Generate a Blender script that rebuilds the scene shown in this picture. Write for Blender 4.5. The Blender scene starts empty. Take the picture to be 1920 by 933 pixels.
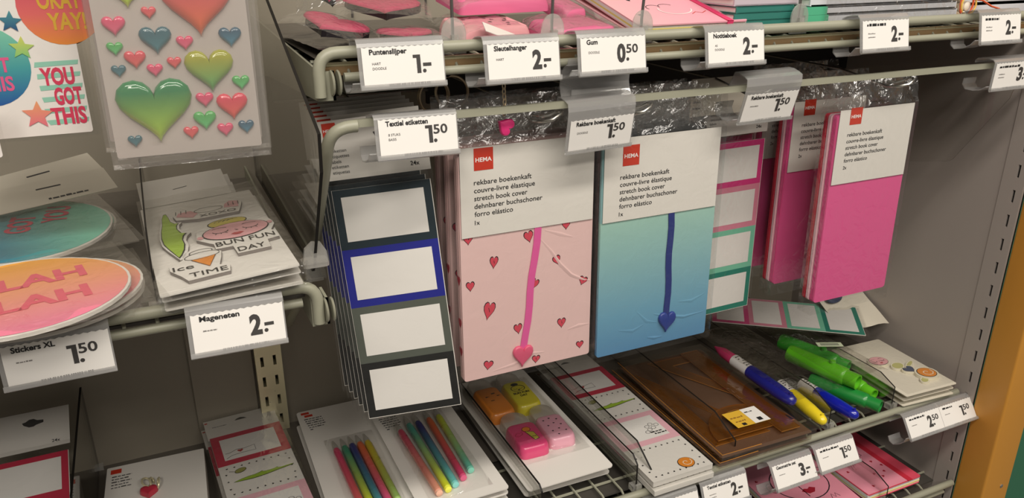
import bpy, math, random
from mathutils import Vector, Matrix, noise
C = bpy.context.scene
COL = C.collection
R = math.radians
# ---------------------------------------------------------------- camera, light, exposure
cam = bpy.data.cameras.new('camera'); cam_o = bpy.data.objects.new('camera', cam); COL.objects.link(cam_o)
cam.sensor_fit = 'HORIZONTAL'; cam.sensor_width = 36.0; cam.lens = 36.0 * 1485.3 / 1920
cam.clip_start = 0.02; cam.clip_end = 60
def cam_matrix(loc, yaw, pitch, roll):
    y, p, r = R(yaw), R(pitch), R(roll)
    fw = Vector((math.sin(y)*math.cos(p), math.cos(y)*math.cos(p), -math.sin(p)))
    ri = Vector((math.cos(y), -math.sin(y), 0)); dn = fw.cross(ri)
    r2 = ri*math.cos(r) + dn*math.sin(r); d2 = -ri*math.sin(r) + dn*math.cos(r)
    m = Matrix((r2, -d2, -fw)).transposed().to_4x4(); m.translation = Vector(loc)
    return m
cam_o.matrix_world = cam_matrix((0, 0, 1.5), 24.84, 21.06, 0.05)
C.camera = cam_o
C.view_settings.view_transform = 'Standard'; C.view_settings.look = 'None'
C.view_settings.gamma = 1.0; C.view_settings.use_curve_mapping = False
C.view_settings.exposure = 0.22
try:
    C.cycles.transparent_max_bounces = 40; C.cycles.max_bounces = 10
    C.cycles.sample_clamp_indirect = 3.0; C.cycles.caustics_reflective = False; C.cycles.caustics_refractive = False
except Exception: pass
w = bpy.data.worlds.new('shop_air'); C.world = w; w.use_nodes = True
bg = w.node_tree.nodes['Background']; bg.inputs[0].default_value = (1.0, 0.92, 0.82, 1); bg.inputs[1].default_value = 0.17
def area(name, loc, sx, sy, power, col=(1.0, 0.93, 0.84), aim=None):
    l = bpy.data.lights.new(name, 'AREA'); l.shape = 'RECTANGLE'; l.size = sx; l.size_y = sy; l.energy = power; l.color = col
    o = bpy.data.objects.new(name, l); COL.objects.link(o); o.location = loc
    if aim is not None: o.rotation_euler = (Vector(aim) - Vector(loc)).to_track_quat('-Z', 'Y').to_euler()
    return o
area('ceiling_light', (0.5, -0.35, 2.9), 3.2, 0.25, 40, aim=(0.5, 0.35, 1.0))
area('ceiling_light', (0.5, -1.7, 2.9), 3.2, 0.25, 30, aim=(0.5, 0.5, 1.0))
area('ceiling_spot', (-0.55, -0.8, 2.6), 0.3, 0.3, 6, aim=(0.15, 0.7, 1.2))

# ---------------------------------------------------------------- materials
def lin(c):
    g = 0.3*c[0]+0.55*c[1]+0.15*c[2]; c = [v+(g-v)*0.13 for v in c]
    return tuple((v/255/12.92 if v/255 <= 0.04045 else ((v/255+0.055)/1.055)**2.4) for v in c)
_M = {}
def mat(name, rgb, rough=0.5, metal=0.0, coat=0.0, bump=0.0, bscale=120.0, spec=0.5, alpha=None):
    if name in _M: return _M[name]
    m = bpy.data.materials.new(name); m.use_nodes = True; nt = m.node_tree; b = nt.nodes['Principled BSDF']
    b.inputs['Base Color'].default_value = (*lin(rgb), 1); b.inputs['Metallic'].default_value = metal
    b.inputs['Coat Weight'].default_value = coat; b.inputs['Coat Roughness'].default_value = 0.08
    b.inputs['Specular IOR Level'].default_value = spec
    tc = nt.nodes.new('ShaderNodeTexCoord'); nz = nt.nodes.new('ShaderNodeTexNoise'); nz.inputs['Scale'].default_value = bscale
    nt.links.new(tc.outputs['Object'], nz.inputs['Vector'])
    mr = nt.nodes.new('ShaderNodeMapRange'); mr.inputs[3].default_value = max(0.02, rough-0.06); mr.inputs[4].default_value = min(1, rough+0.06)
    nt.links.new(nz.outputs['Fac'], mr.inputs[0]); nt.links.new(mr.outputs[0], b.inputs['Roughness'])
    if bump:
        bp = nt.nodes.new('ShaderNodeBump'); bp.inputs['Strength'].default_value = bump; bp.inputs['Distance'].default_value = 0.002
        nt.links.new(nz.outputs['Fac'], bp.inputs['Height']); nt.links.new(bp.outputs[0], b.inputs['Normal'])
    _M[name] = m; return m
def gmat(name, axis, stops, rough=0.4, coat=0.0, bump=0.0, bscale=25.0):
    """a thing dyed or printed with a colour gradient along one of its own axes: stops = [(coordinate, rgb)]"""
    if name in _M: return _M[name]
    m = mat(name, (200, 200, 200), rough, coat=coat, bump=bump, bscale=bscale); nt = m.node_tree; b = nt.nodes['Principled BSDF']
    tc = nt.nodes.new('ShaderNodeTexCoord'); sp = nt.nodes.new('ShaderNodeSeparateXYZ'); nt.links.new(tc.outputs['Object'], sp.inputs[0])
    a, z = stops[0][0], stops[-1][0]
    mr = nt.nodes.new('ShaderNodeMapRange'); mr.inputs[1].default_value = a; mr.inputs[2].default_value = z
    nt.links.new(sp.outputs['XYZ'.index(axis)], mr.inputs[0]); cr = nt.nodes.new('ShaderNodeValToRGB')
    el = cr.color_ramp.elements
    for i, (p, c) in enumerate(stops):
        e = el[i] if i < 2 else el.new(0.5)
        e.position = (p-a)/(z-a); e.color = (*lin(c), 1)
    nt.links.new(mr.outputs[0], cr.inputs[0]); nt.links.new(cr.outputs[0], b.inputs['Base Color'])
    return m
def clear(name, tint=(0.97, 0.97, 0.96), gloss=0.5, rough=0.08, bump=0.0, bscale=60.0, body=None, bodyfac=0.0, base=0.03):
    """thin clear plastic: see-through with a mirror-like sheen that grows at grazing angles"""
    if name in _M: return _M[name]
    m = bpy.data.materials.new(name); m.use_nodes = True; nt = m.node_tree; nt.nodes.remove(nt.nodes['Principled BSDF'])
    out = nt.nodes['Material Output']; tr = nt.nodes.new('ShaderNodeBsdfTransparent'); tr.inputs[0].default_value = (*tint, 1)
    gl = nt.nodes.new('ShaderNodeBsdfGlossy'); gl.inputs['Roughness'].default_value = rough; gl.inputs[0].default_value = (1, 1, 1, 1)
    lw = nt.nodes.new('ShaderNodeLayerWeight'); lw.inputs[0].default_value = 0.25
    mr = nt.nodes.new('ShaderNodeMapRange'); mr.inputs[3].default_value = base; mr.inputs[4].default_value = gloss
    nt.links.new(lw.outputs['Facing'], mr.inputs[0])
    mx = nt.nodes.new('ShaderNodeMixShader'); nt.links.new(mr.outputs[0], mx.inputs[0]); nt.links.new(gl.outputs[0], mx.inputs[2])
    src = tr
    if body:
        df = nt.nodes.new('ShaderNodeBsdfPrincipled'); df.inputs['Base Color'].default_value = (*lin(body), 1); df.inputs['Roughness'].default_value = 0.35
        m2 = nt.nodes.new('ShaderNodeMixShader'); m2.inputs[0].default_value = bodyfac
        nt.links.new(tr.outputs[0], m2.inputs[1]); nt.links.new(df.outputs[0], m2.inputs[2]); src = m2
    nt.links.new(src.outputs[0], mx.inputs[1]); nt.links.new(mx.outputs[0], out.inputs['Surface'])
    if bump:
        tc = nt.nodes.new('ShaderNodeTexCoord'); nz = nt.nodes.new('ShaderNodeTexNoise'); nz.inputs['Scale'].default_value = bscale; nz.inputs['Distortion'].default_value = 1.2
        nt.links.new(tc.outputs['Object'], nz.inputs['Vector'])
        bp = nt.nodes.new('ShaderNodeBump'); bp.inputs['Strength'].default_value = bump; bp.inputs['Distance'].default_value = 0.004
        nt.links.new(nz.outputs['Fac'], bp.inputs['Height'])
        for n in (gl, lw): nt.links.new(bp.outputs[0], n.inputs['Normal'])
    _M[name] = m; return m
SAGE = mat('sage_paint', (152, 151, 130), 0.42)
PANEL = mat('grey_panel', (146, 137, 120), 0.55)
PANELR = mat('grey_side_panel', (166, 155, 147), 0.5)
BRASS = mat('zinc_gold', (220, 210, 168), 0.3, 0.45)
COPPER = mat('copper_trim', (186, 150, 105), 0.35, 0.6)
STEEL = mat('steel_wire', (190, 188, 180), 0.25, 0.9)
DARK = mat('dark_metal', (38, 35, 32), 0.5, 0.3)
SLOT = mat('slot_dark', (22, 20, 18), 0.8)
PAPER = mat('white_paper', (232, 228, 222), 0.6)
CARD = mat('white_card', (226, 221, 212), 0.45)
INK = mat('black_ink', (30, 29, 30), 0.6)
GREYINK = mat('grey_ink', (70, 68, 66), 0.6)
RED = mat('logo_red', (214, 48, 22), 0.5)
LOGOW = mat('logo_white', (250, 240, 235), 0.5)
FILM = clear('clear_film', (0.975, 0.975, 0.97), 0.42, 0.12, 0.5, 45, base=0.02)
CRINKLE = clear('crinkled_film', (0.95, 0.95, 0.94), 0.55, 0.22, 0.9, 70, base=0.11)
HAZE = clear('hazy_film', (0.96, 0.96, 0.95), 0.45, 0.16, 0.6, 40, body=(206, 198, 190), bodyfac=0.12, base=0.04)
ACRYL = clear('clear_acrylic', (0.93, 0.93, 0.91), 0.75, 0.03, base=0.04)
EDGE = mat('acrylic_edge', (30, 27, 24), 0.45, spec=0.2)
HOLDER = clear('clear_holder', (0.86, 0.86, 0.85), 0.5, 0.2, body=(200, 198, 196), bodyfac=0.35)
CLIP = clear('clear_clip', (0.9, 0.9, 0.88), 0.6, 0.12, body=(215, 212, 205), bodyfac=0.3)
WOOD = mat('orange_wood', (206, 138, 42), 0.4, bump=0.15, bscale=30)

# ---------------------------------------------------------------- mesh builder
_T = {}
def glyphs(s, bold):
    k = (s, bold)
    if k not in _T:
        cu = bpy.data.curves.new('t', 'FONT'); cu.body = s; cu.size = 1; cu.resolution_u = 3; cu.offset = bold; cu.fill_mode = 'FRONT'
        o = bpy.data.objects.new('t', cu); COL.objects.link(o)
        dg = bpy.context.evaluated_depsgraph_get(); ev = o.evaluated_get(dg); me = ev.to_mesh()
        vs = [v.co.copy() for v in me.vertices]; fs = [tuple(p.vertices) for p in me.polygons]
        ev.to_mesh_clear(); bpy.data.objects.remove(o); bpy.data.curves.remove(cu)
        xs = [v.x for v in vs] or [0]
        _T[k] = (vs, fs, min(xs), max(xs))
    return _T[k]
CAPH = None
class MB:
    def __init__(s): s.v = []; s.f = []; s.m = []; s.mats = []; s.X = Matrix.Identity(4)
    def mi(s, m):
        if m not in s.mats: s.mats.append(m)
        return s.mats.index(m)
    def add(s, vs, fs, m):
        n = len(s.v); i = s.mi(m)
        s.v += [s.X @ Vector(v) for v in vs]
        for f in fs: s.f.append(tuple(n+k for k in f)); s.m.append(i)
        return s
    def box(s, x0, x1, y0, y1, z0, z1, m):
        vs = [(x, y, z) for z in (z0, z1) for y in (y0, y1) for x in (x0, x1)]
        return s.add(vs, [(0, 2, 3, 1), (4, 5, 7, 6), (0, 1, 5, 4), (2, 6, 7, 3), (0, 4, 6, 2), (1, 3, 7, 5)], m)
    def flat(s, p, z, m): return s.add([(x, y, z) for x, y in p], [tuple(range(len(p)))], m)
    def prism(s, p, z0, z1, m, side=None):
        n = len(p); a = sum(p[i][0]*p[(i+1) % n][1] - p[(i+1) % n][0]*p[i][1] for i in range(n))
        if a < 0: p = p[::-1]
        vs = [(x, y, z0) for x, y in p] + [(x, y, z1) for x, y in p]
        s.add(vs, [tuple(range(n-1, -1, -1)), tuple(range(n, 2*n))], m)
        return s.add(vs, [(i, (i+1) % n, n+(i+1) % n, n+i) for i in range(n)], side or m)
    def pillow(s, p, z0, h, m, steps=5, flatness=0.55, side=None):
        """an outline puffed up into a soft dome"""
        n = len(p); a = sum(p[i][0]*p[(i+1) % n][1] - p[(i+1) % n][0]*p[i][1] for i in range(n))
        if a < 0: p = p[::-1]
        cx = sum(q[0] for q in p)/n; cy = sum(q[1] for q in p)/n; vs = []; fs = []
        for k in range(steps+1):
            t = k/steps; sc = 1-(1-flatness)*(1-math.cos(t*math.pi/2)); z = z0+h*math.sin(t*math.pi/2)
            vs += [(cx+(x-cx)*sc, cy+(y-cy)*sc, z) for x, y in p]
            if k: fs += [((k-1)*n+i, (k-1)*n+(i+1) % n, k*n+(i+1) % n, k*n+i) for i in range(n)]
        fs += [tuple(range(steps*n, steps*n+n)), tuple(range(n-1, -1, -1))]
        return s.add(vs, fs, m)
    def tube(s, pts, r, m, n=8, closed=False):
        P = [Vector(p) for p in pts]; N = len(P); vs = []; up = Vector((0.13, 0.31, 0.94)); prev = None
        for i, p in enumerate(P):
            if closed: d = (P[(i+1) % N]-P[i-1])
            else: d = P[min(i+1, N-1)]-P[max(i-1, 0)]
            d.normalize(); u = (prev if prev else up) - d*((prev if prev else up).dot(d))
            if u.length < 1e-6: u = d.orthogonal()
            u.normalize(); prev = u; v = d.cross(u); rr = r[i] if isinstance(r, (list, tuple)) else r
            vs += [tuple(p + (u*math.cos(2*math.pi*k/n) + v*math.sin(2*math.pi*k/n))*rr) for k in range(n)]
        fs = []
        for i in range(N if closed else N-1):
            j = (i+1) % N
            fs += [(i*n+k, i*n+(k+1) % n, j*n+(k+1) % n, j*n+k) for k in range(n)]
        if not closed: fs += [tuple(range(n-1, -1, -1)), tuple(range((N-1)*n, N*n))]
        return s.add(vs, fs, m)
    def lathe(s, prof, m, n=20):
        """prof = [(radius, z)] spun about local z"""
        vs = []; fs = []
        for r, z in prof: vs += [(r*math.cos(2*math.pi*k/n), r*math.sin(2*math.pi*k/n), z) for k in range(n)]
        for i in range(len(prof)-1): fs += [(i*n+k, i*n+(k+1) % n, (i+1)*n+(k+1) % n, (i+1)*n+k) for k in range(n)]
        fs += [tuple(range(n-1, -1, -1)), tuple(range((len(prof)-1)*n, len(prof)*n))]
        return s.add(vs, fs, m)
    def ribbon(s, prof, x0, x1, t, m, side=None):
        """a bent strip: prof = [(y, z)] swept along x, thickness t"""
        n = len(prof); nr = []
        for i in range(n):
            a = Vector(prof[max(i-1, 0)]); b = Vector(prof[min(i+1, n-1)]); d = (b-a).normalized(); nr.append(Vector((-d.y, d.x)))
        p = [tuple(Vector(q)+nr[i]*t/2) for i, q in enumerate(prof)] + [tuple(Vector(q)-nr[i]*t/2) for i, q in reversed(list(enumerate(prof)))]
        vs = [(x0, y, z) for y, z in p] + [(x1, y, z) for y, z in p]; N = len(p)
        fs = [(i, (i+1) % N, N+(i+1) % N, N+i) for i in range(N)]
        fs += [(i, N-1-i, N-2-i, i+1) for i in range(n-1)] + [(N+i, N+i+1, 2*N-2-i, 2*N-1-i) for i in range(n-1)]
        return s.add(vs, fs, m)
    def text(s, t, x, y, h, m, z=0.0003, w=None, bold=0.0, al='l', slant=0.0):
        global CAPH
        if CAPH is None: CAPH = max(v.y for v in glyphs('H', 0.0)[0])
        vs, fs, a, b = glyphs(t, bold); k = h/CAPH; kx = k if w is None else w/max(b-a, 1e-6)
        off = {'l': 0, 'c': (b-a)*kx/2, 'r': (b-a)*kx}[al]
        return s.add([(x-off+(v.x-a)*kx+slant*v.y*k, y+v.y*k, z) for v in vs], fs, m)
    def stroke(s, p, wd, m, z=0.0003, closed=False):
        P = [Vector((q[0], q[1])) for q in p]; N = len(P); vs = []
        for i, q in enumerate(P):
            d = (P[(i+1) % N]-P[i-1]) if closed else P[min(i+1, N-1)]-P[max(i-1, 0)]
            d = d.normalized() if d.length > 1e-9 else Vector((1, 0)); nn = Vector((-d.y, d.x))*wd/2
            vs += [(q.x+nn.x, q.y+nn.y, z), (q.x-nn.x, q.y-nn.y, z)]
        fs = [(2*i, 2*i+1, 2*((i+1) % N)+1, 2*((i+1) % N)) for i in range(N if closed else N-1)]
        return s.add(vs, fs, m)
    def sheet(s, x0, x1, y0, y1, z, m, nx=14, ny=18, amp=0.001, seed=0, fn=None, freq=40):
        vs = []
        for j in range(ny+1):
            for i in range(nx+1):
                x = x0+(x1-x0)*i/nx; y = y0+(y1-y0)*j/ny
                e = 0 if i in (0, nx) else 1
                d = noise.noise(Vector((x*freq+seed*7.3, y*freq, seed*3.1)))*amp*(e*0.7+0.3)
                zz = z+d+(fn(i/nx, j/ny) if fn else 0)
                vs.append((x+d*0.5, y+d*0.3, zz))
        fs = [(j*(nx+1)+i, j*(nx+1)+i+1, (j+1)*(nx+1)+i+1, (j+1)*(nx+1)+i) for j in range(ny) for i in range(nx)]
        return s.add(vs, fs, m)
    def build(s, name, parent=None, M=None, smooth=False, label=None, cat=None, group=None, kind=None):
        me = bpy.data.meshes.new(name); me.from_pydata([tuple(v) for v in s.v], [], s.f); me.update()
        for m in s.mats: me.materials.append(m)
        me.polygons.foreach_set('material_index', s.m)
        if smooth:
            me.polygons.foreach_set('use_smooth', [True]*len(s.f))
            try: me.set_sharp_from_angle(angle=R(40))
            except Exception: pass
        o = bpy.data.objects.new(name, me); COL.objects.link(o)
        if parent: o.parent = parent
        if M is not None: o.matrix_world = M
        tag(o, label, cat, group, kind); return o
def tag(o, label=None, cat=None, group=None, kind=None):
    for k, v in (('label', label), ('category', cat), ('group', group), ('kind', kind)):
        if v: o[k] = v
def thing(name, M, label, cat, group=None):
    o = bpy.data.objects.new(name, None); COL.objects.link(o); o.empty_display_size = 0.02; o.matrix_world = M
    tag(o, label, cat, group); return o
KIDS = {}
def dup(root, M, label, group=None):
    r = root.copy(); COL.objects.link(r); r.matrix_world = M; r['label'] = label
    if group: r['group'] = group
    elif 'group' in r: del r['group']
    for ch in root.children:
        c = ch.copy(); COL.objects.link(c); c.parent = r
        for g in ch.children:
            d = g.copy(); COL.objects.link(d); d.parent = c
    return r
def fr(o, x, y):
    """frame from an origin, a point along its x edge and a point along its y edge"""
    O, X, Y = Vector(o), Vector(x), Vector(y); u = (X-O).normalized(); v = (Y-O); v = (v-u*v.dot(u)).normalized(); n = u.cross(v)
    m = Matrix((u, v, n)).transposed().to_4x4(); m.translation = O; return m
def hang(x, y, z, roll=0, pitch=0, yaw=0):
    """hanging things: local x right, y up, z towards the shopper; pitch > 0 brings the bottom forward"""
    b = Matrix(((1, 0, 0), (0, 0, -1), (0, 1, 0))).to_4x4()
    return Matrix.Translation((x, y, z)) @ Matrix.Rotation(R(yaw), 4, 'Z') @ b @ Matrix.Rotation(R(roll), 4, 'Z') @ Matrix.Rotation(R(-pitch), 4, 'X')
def lie(x, y, z, rot=0, pitch=0, roll=0):
    return Matrix.Translation((x, y, z)) @ Matrix.Rotation(R(rot), 4, 'Z') @ Matrix.Rotation(R(pitch), 4, 'X') @ Matrix.Rotation(R(roll), 4, 'Y')
def heart(cx, cy, w, h=None, rot=0, n=28):
    h = h or w*0.92; out = []
    for i in range(n):
        t = 2*math.pi*i/n; x = 16*math.sin(t)**3/32; y = (13*math.cos(t)-5*math.cos(2*t)-2*math.cos(3*t)-math.cos(4*t)+2.5)/29.5
        x *= w; y *= h; out.append((cx+x*math.cos(rot)-y*math.sin(rot), cy+x*math.sin(rot)+y*math.cos(rot)))
    return out
def ell(cx, cy, a, b, rot=0, n=32, t0=0, t1=2*math.pi):
    full = abs(t1-t0-2*math.pi) < 1e-6; k = n if full else n+1; out = []
    for i in range(k):
        t = t0+(t1-t0)*i/n; x, y = a*math.cos(t), b*math.sin(t)
        out.append((cx+x*math.cos(rot)-y*math.sin(rot), cy+x*math.sin(rot)+y*math.cos(rot)))
    return out
def rect(x0, x1, y0, y1): return [(x0, y0), (x1, y0), (x1, y1), (x0, y1)]
def rrect(x0, x1, y0, y1, r, n=5):
    out = []
    for cx, cy, a in ((x1-r, y0+r, -90), (x1-r, y1-r, 0), (x0+r, y1-r, 90), (x0+r, y0+r, 180)):
        out += [(cx+r*math.cos(R(a+90*k/n)), cy+r*math.sin(R(a+90*k/n))) for k in range(n+1)]
    return out
def star(cx, cy, r, rot=0):
    return [(cx+(r if i % 2 == 0 else r*0.45)*math.cos(R(90+rot+36*i)), cy+(r if i % 2 == 0 else r*0.45)*math.sin(R(90+rot+36*i))) for i in range(10)]
def arc(p0, p1, c, n=5):
    """rounded corner from p0 to p1 round the corner point c"""
    a, b, k = Vector(p0), Vector(p1), Vector(c)
    return [tuple((1-t)**2*a + 2*t*(1-t)*k + t*t*b) for t in [i/n for i in range(n+1)]]
def scribble(b, x, y, w, h, m, seed=0, z=0.0003):
    """a line of print too small to read: short dashes"""
    rn = random.Random(seed); e = x+w
    while x < e:
        d = rn.uniform(0.6, 2.2)*h; d = min(d, e-x); b.flat(rect(x, x+d, y, y+h*rn.uniform(0.55, 0.9)), z, m); x += d+h*0.35
def logo(b, x, y, s, z=0.0004):
    b.flat(rect(x, x+s, y, y+s*1.08), z, RED); b.text('HEMA', x+s*0.5, y+s*0.42, s*0.2, LOGOW, z+0.0002, w=s*0.84, bold=0.02, al='c')
# ---------------------------------------------------------------- the setting
MB().box(-1.1, 1.175, 1.115, 1.14, 0, 2.3, PANEL).build('wall_back', kind='structure')
b = MB(); b.box(1.155, 1.175, 0.735, 1.115, 0, 2.3, PANELR); b.build('wall_right', kind='structure')
def slotted(name, x0, x1, y0, y1, cols, z0, z1, pitch, zoff, sh, sw, m, face):
    """an upright of bent sheet with punched slots: real holes with a dark channel behind"""
    b = MB(); zs = []; z = z0+zoff
    while z+sh < z1: zs.append(z); z += pitch
    if face == 'x':                                       # slots seen from -x, columns along y
        ys = sorted([y0, y1]+[c+d for c in cols for d in (-sw/2, sw/2)])
        bars = [(ys[i], ys[i+1]) for i in range(0, len(ys), 2)]
        for a, c in bars: b.box(x0, x1, a, c, z0, z1, m)
        gaps = [(ys[i], ys[i+1]) for i in range(1, len(ys)-1, 2)]
        for a, c in gaps:
            e = [z0]+[q for s in zs for q in (s, s+sh)]+[z1]
            for i in range(0, len(e), 2): b.box(x0, x1, a, c, e[i], e[i+1], m)
        b.box(x1-0.001, x1+0.002, y0, y1, z0, z1, SLOT)
    else:                                                 # slots seen from -y, columns along x
        xs = sorted([x0, x1]+[c+d for c in cols for d in (-sw/2, sw/2)])
        for i in range(0, len(xs), 2): b.box(xs[i], xs[i+1], y0, y1, z0, z1, m)
        for i in range(1, len(xs)-1, 2):
            e = [z0]+[q for s in zs for q in (s, s+sh)]+[z1]
            for k in range(0, len(e), 2): b.box(xs[i], xs[i+1], y0, y1, e[k], e[k+1], m)
        b.box(x0, x1, y1-0.0015, y1+0.001, z0, z1, SLOT)
    return b.build(name, kind='structure')
slotted('trim_1', 1.1535, 1.158, 0.70, 0.735, [0.7125], 0, 2.3, 0.0385, 0.0215, 0.0195, 0.0042, PANELR, 'x')
slotted('trim_2', 0.089, 0.127, 1.092, 1.112, [0.0985, 0.1165], 0.2, 1.17, 0.0336, 0.010, 0.016, 0.0045, BRASS, 'y')
MB().box(0.0, 0.086, 1.109, 1.1148, 0.2, 0.992, PANEL).build('trim_3', kind='structure')
MB().box(-3, 3, -3, 1.6, -0.02, 0, mat('grey_floor', (120, 116, 110), 0.4, bump=0.05)).build('floor', kind='structure')
MB().box(1.29, 2.4, 0.80, 0.86, 0, 2.3, mat('green_panel', (52, 120, 88), 0.5)).build('wall_beyond', kind='structure')
b = MB(); b.prism(rrect(1.1552, 1.222, 0.648, 0.698, 0.004), 0.0, 2.3, WOOD)
p = b.build('wooden_post', smooth=True, label='orange varnished wooden post at the right end of the shelving', cat='post')
b = MB(); b.X = Matrix.Translation((1.2, 0.648, 0.655)) @ Matrix.Rotation(R(90), 4, 'X'); b.lathe([(0.0035, -0.001), (0.0035, 0.0006), (0.002, 0.0014)], STEEL, 12); b.build('screw', p)

# ---------------------------------------------------------------- shelves
def bracket(x, y, z, t):
    """the stamped end plate of a shelf and the round hook plates by its corner"""
    b = MB(); P = [(y+0.004, z-0.042), (y+0.004, z-0.014), (1.108, z+0.004), (1.108, z-0.075), (1.0, z-0.06)]
    vs = [(x+dx, q[0], q[1]) for dx in (0, 0.0022) for q in P]; n = len(P)
    b.add(vs, [tuple(range(n)), tuple(range(2*n-1, n-1, -1))]+[(i, n+i, n+(i+1) % n, (i+1) % n) for i in range(n)], SAGE)
    b.box(x, x+0.016, y+0.002, y+0.0045, z-0.042, z-0.016, SAGE); b.box(x+0.0135, x+0.016, y+0.002, y+0.03, z-0.042, z-0.016, SAGE)
    b.build('end_bracket', t)
    for dx in (0.0125, 0.0185):
        b = MB(); b.X = Matrix.Translation((x+dx, y-0.001, z-0.026)) @ Matrix.Rotation(R(90), 4, 'Y'); b.lathe([(0.002, -0.001), (0.0105, -0.001), (0.0115, 0), (0.0105, 0.001), (0.002, 0.001)], SAGE, 20)
        b.build('hook_plate', t, smooth=True)
def wire_shelf(name, label, x0, x1, y, z, zd, solid=None, leftend=None, rightend=None, teeth=True, pitch=0.026, r=0.0055, trim=True, sheet=True, gap=0.0225):
    t = thing(name, Matrix.Identity(4), label, 'shelf')
    pts = [(x0, y, z), (x1, y, z)]
    if leftend is not None: pts = [(leftend, y, z-0.038), (leftend, y, z-0.020)]+arc((leftend, y, z-0.018), (leftend+0.018, y, z), (leftend, y, z), 6)+[(x1, y, z)]
    if rightend is not None: pts = [(x0, y, z)]+arc((rightend-0.018, y, z), (rightend, y, z-0.018), (rightend, y, z), 6)+[(rightend, y, z-0.038)]
    MB().tube(pts, r, SAGE, 12).build('front_rail', t, smooth=True)
    a = (leftend if leftend is not None else x0)+0.003; c = (rightend if rightend is not None else x1)-0.003
    MB().tube([(a+0.02, y+0.004, z-gap), (c-0.01, y+0.004, z-gap)], 0.0042, SAGE, 10).build('lower_rail', t, smooth=True)
    b = MB(); n = int((c-a)/pitch)
    for i in range(1, n):
        x = a+i*pitch; b.tube([(x, y+0.006, z-gap), (x, y+0.0135, z-gap+0.008), (x, y+0.0145, z-0.012), (x, y+0.024, zd), (x, 1.108, zd)], 0.0017, SAGE, 6)
    for k in range(5): b.tube([(a, y+0.05+k*0.085, zd-0.003), (c, y+0.05+k*0.085, zd-0.003)], 0.002, SAGE, 6)
    b.build('wire_deck', t, smooth=True)
    if trim:
        b = MB(); b.box(a+0.001, c, y+0.010, y+0.0115, z-0.0215, z-0.0115, COPPER); b.tube([(a-0.002, y+0.011, z-0.0118), (c, y+0.011, z-0.0118)], 0.0022, BRASS, 8); b.build('gold_trim', t, smooth=True)
    if sheet:
        b = MB(); b.box(a, c, y+0.03, 1.108, zd-0.009, zd-0.006, mat('light_block_grey', (70, 66, 60), 0.5)); b.build('light_block_sheet', t)  # added sheet under the wires, there to block light from above
    if solid: b = MB(); b.box(a+0.002, c-0.002, solid, 1.106, zd+0.0018, zd+0.0024, mat('tray_shade_grey', (104, 97, 87), 0.45)); b.build('tray_shade_sheet', t)  # solid deck; on the pen shelf it stands in for shade behind goods
    if leftend is not None: bracket(leftend-0.002, y, z, t)
    if rightend is not None:
        bracket(rightend-0.006, y, z, t)
    return t
wire_shelf('wire_shelf', 'sage green wire shelf with gold inner trim along the top of the picture', 0.142, 1.15, 0.71, 1.411, 1.400, solid=0.745, leftend=0.142)
wire_shelf('wire_shelf', 'sage green shelf holding the round sticker packs and magnet packs', -0.75, 0.13, 0.67, 1.213, 1.199, solid=0.70, rightend=0.115, trim=False, gap=0.017)
wire_shelf('wire_shelf', 'long sage green wire shelf holding pens, erasers and label sheets', -0.75, 1.15, 0.727, 0.806, 0.800, solid=0.88, trim=False, pitch=0.03, gap=0.014)  # grey rear sheet here stands in for the shade of the goods
wire_shelf('wire_shelf', 'wire shelf holding pink notebooks, lowest in view', 0.2, 1.15, 0.70, 0.642, 0.634, trim=False, pitch=0.03, gap=0.016)

# hanging bar with its sloping arm
t = thing('hanging_bar', Matrix.Identity(4), 'pale green flat display bar with a bent sloping arm at its left end', 'rail')
b = MB(); b.box(0.168, 1.153, 0.6985, 0.7035, 1.3455, 1.3525, SAGE); b.build('bar', t)
P = [(0.170, 0.70, 1.347)]+arc((0.166, 0.70, 1.347), (0.1435, 0.712, 1.322), (0.1435, 0.70, 1.347), 7)+[(0.143, 0.79, 1.228), (0.143, 0.865, 1.14), (0.143, 1.09, 0.98)]
MB().tube(P, 0.0058, SAGE, 12).build('arm', t, smooth=True)
t = thing('hook_rail', Matrix.Identity(4), 'dark rear rail behind the bar that carries the wire hooks', 'rail')
b = MB(); b.box(0.36, 1.153, 1.06, 1.068, 1.290, 1.386, mat('black_plate', (24, 21, 19), 0.6)); b.build('rail_plate', t)
b = MB(); b.box(0.15, 0.36, 1.06, 1.068, 1.310, 1.386, SAGE); b.box(0.15, 0.36, 1.056, 1.06, 1.3085, 1.3115, STEEL); b.build('pale_plate', t, label='pale green plate')
for x in (0.3, 0.7, 1.1): MB().box(x-0.01, x+0.01, 1.068, 1.115, 1.33, 1.36, DARK).build('rail_stay', t)

# ---------------------------------------------------------------- price tags
PRICEINK = mat('price_ink', (58, 55, 53), 0.6)
def price(b, s, W, H, k=1.0):
    """the price as printed: large numeral, dot, and a dash or small raised cents"""
    x = W*0.615 if s.endswith('-') else W*0.585; y = -H*0.70; h = H*0.46*k; big = s[0]
    if big == '0': x = W*0.55
    if big == '1': b.flat([(x+h*q[0], y+h*q[1]) for q in ((.20, 0), (.43, 0), (.43, 1), (0, 1), (0, .83), (.20, .83))], 0.0003, PRICEINK)
    else: b.text(big, x, y, h, PRICEINK, bold=0.045, w=h*0.62)
    e = x+h*(0.43 if big == '1' else 0.62)
    if s.endswith('-'):
        b.flat(ell(e+h*0.20, y+h*0.11, h*0.105, h*0.105, n=14), 0.0003, PRICEINK); b.flat(rect(e+h*0.13, e+h*0.62, y+h*0.36, y+h*0.54), 0.0003, PRICEINK)
    else:
        b.flat(ell(e+h*0.15, y+h*0.11, h*0.105, h*0.105, n=14), 0.0003, PRICEINK)
        b.text(s[2:], e+h*0.06, y+h*0.50, h*0.5, PRICEINK, bold=0.02, w=h*0.86)
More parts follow.
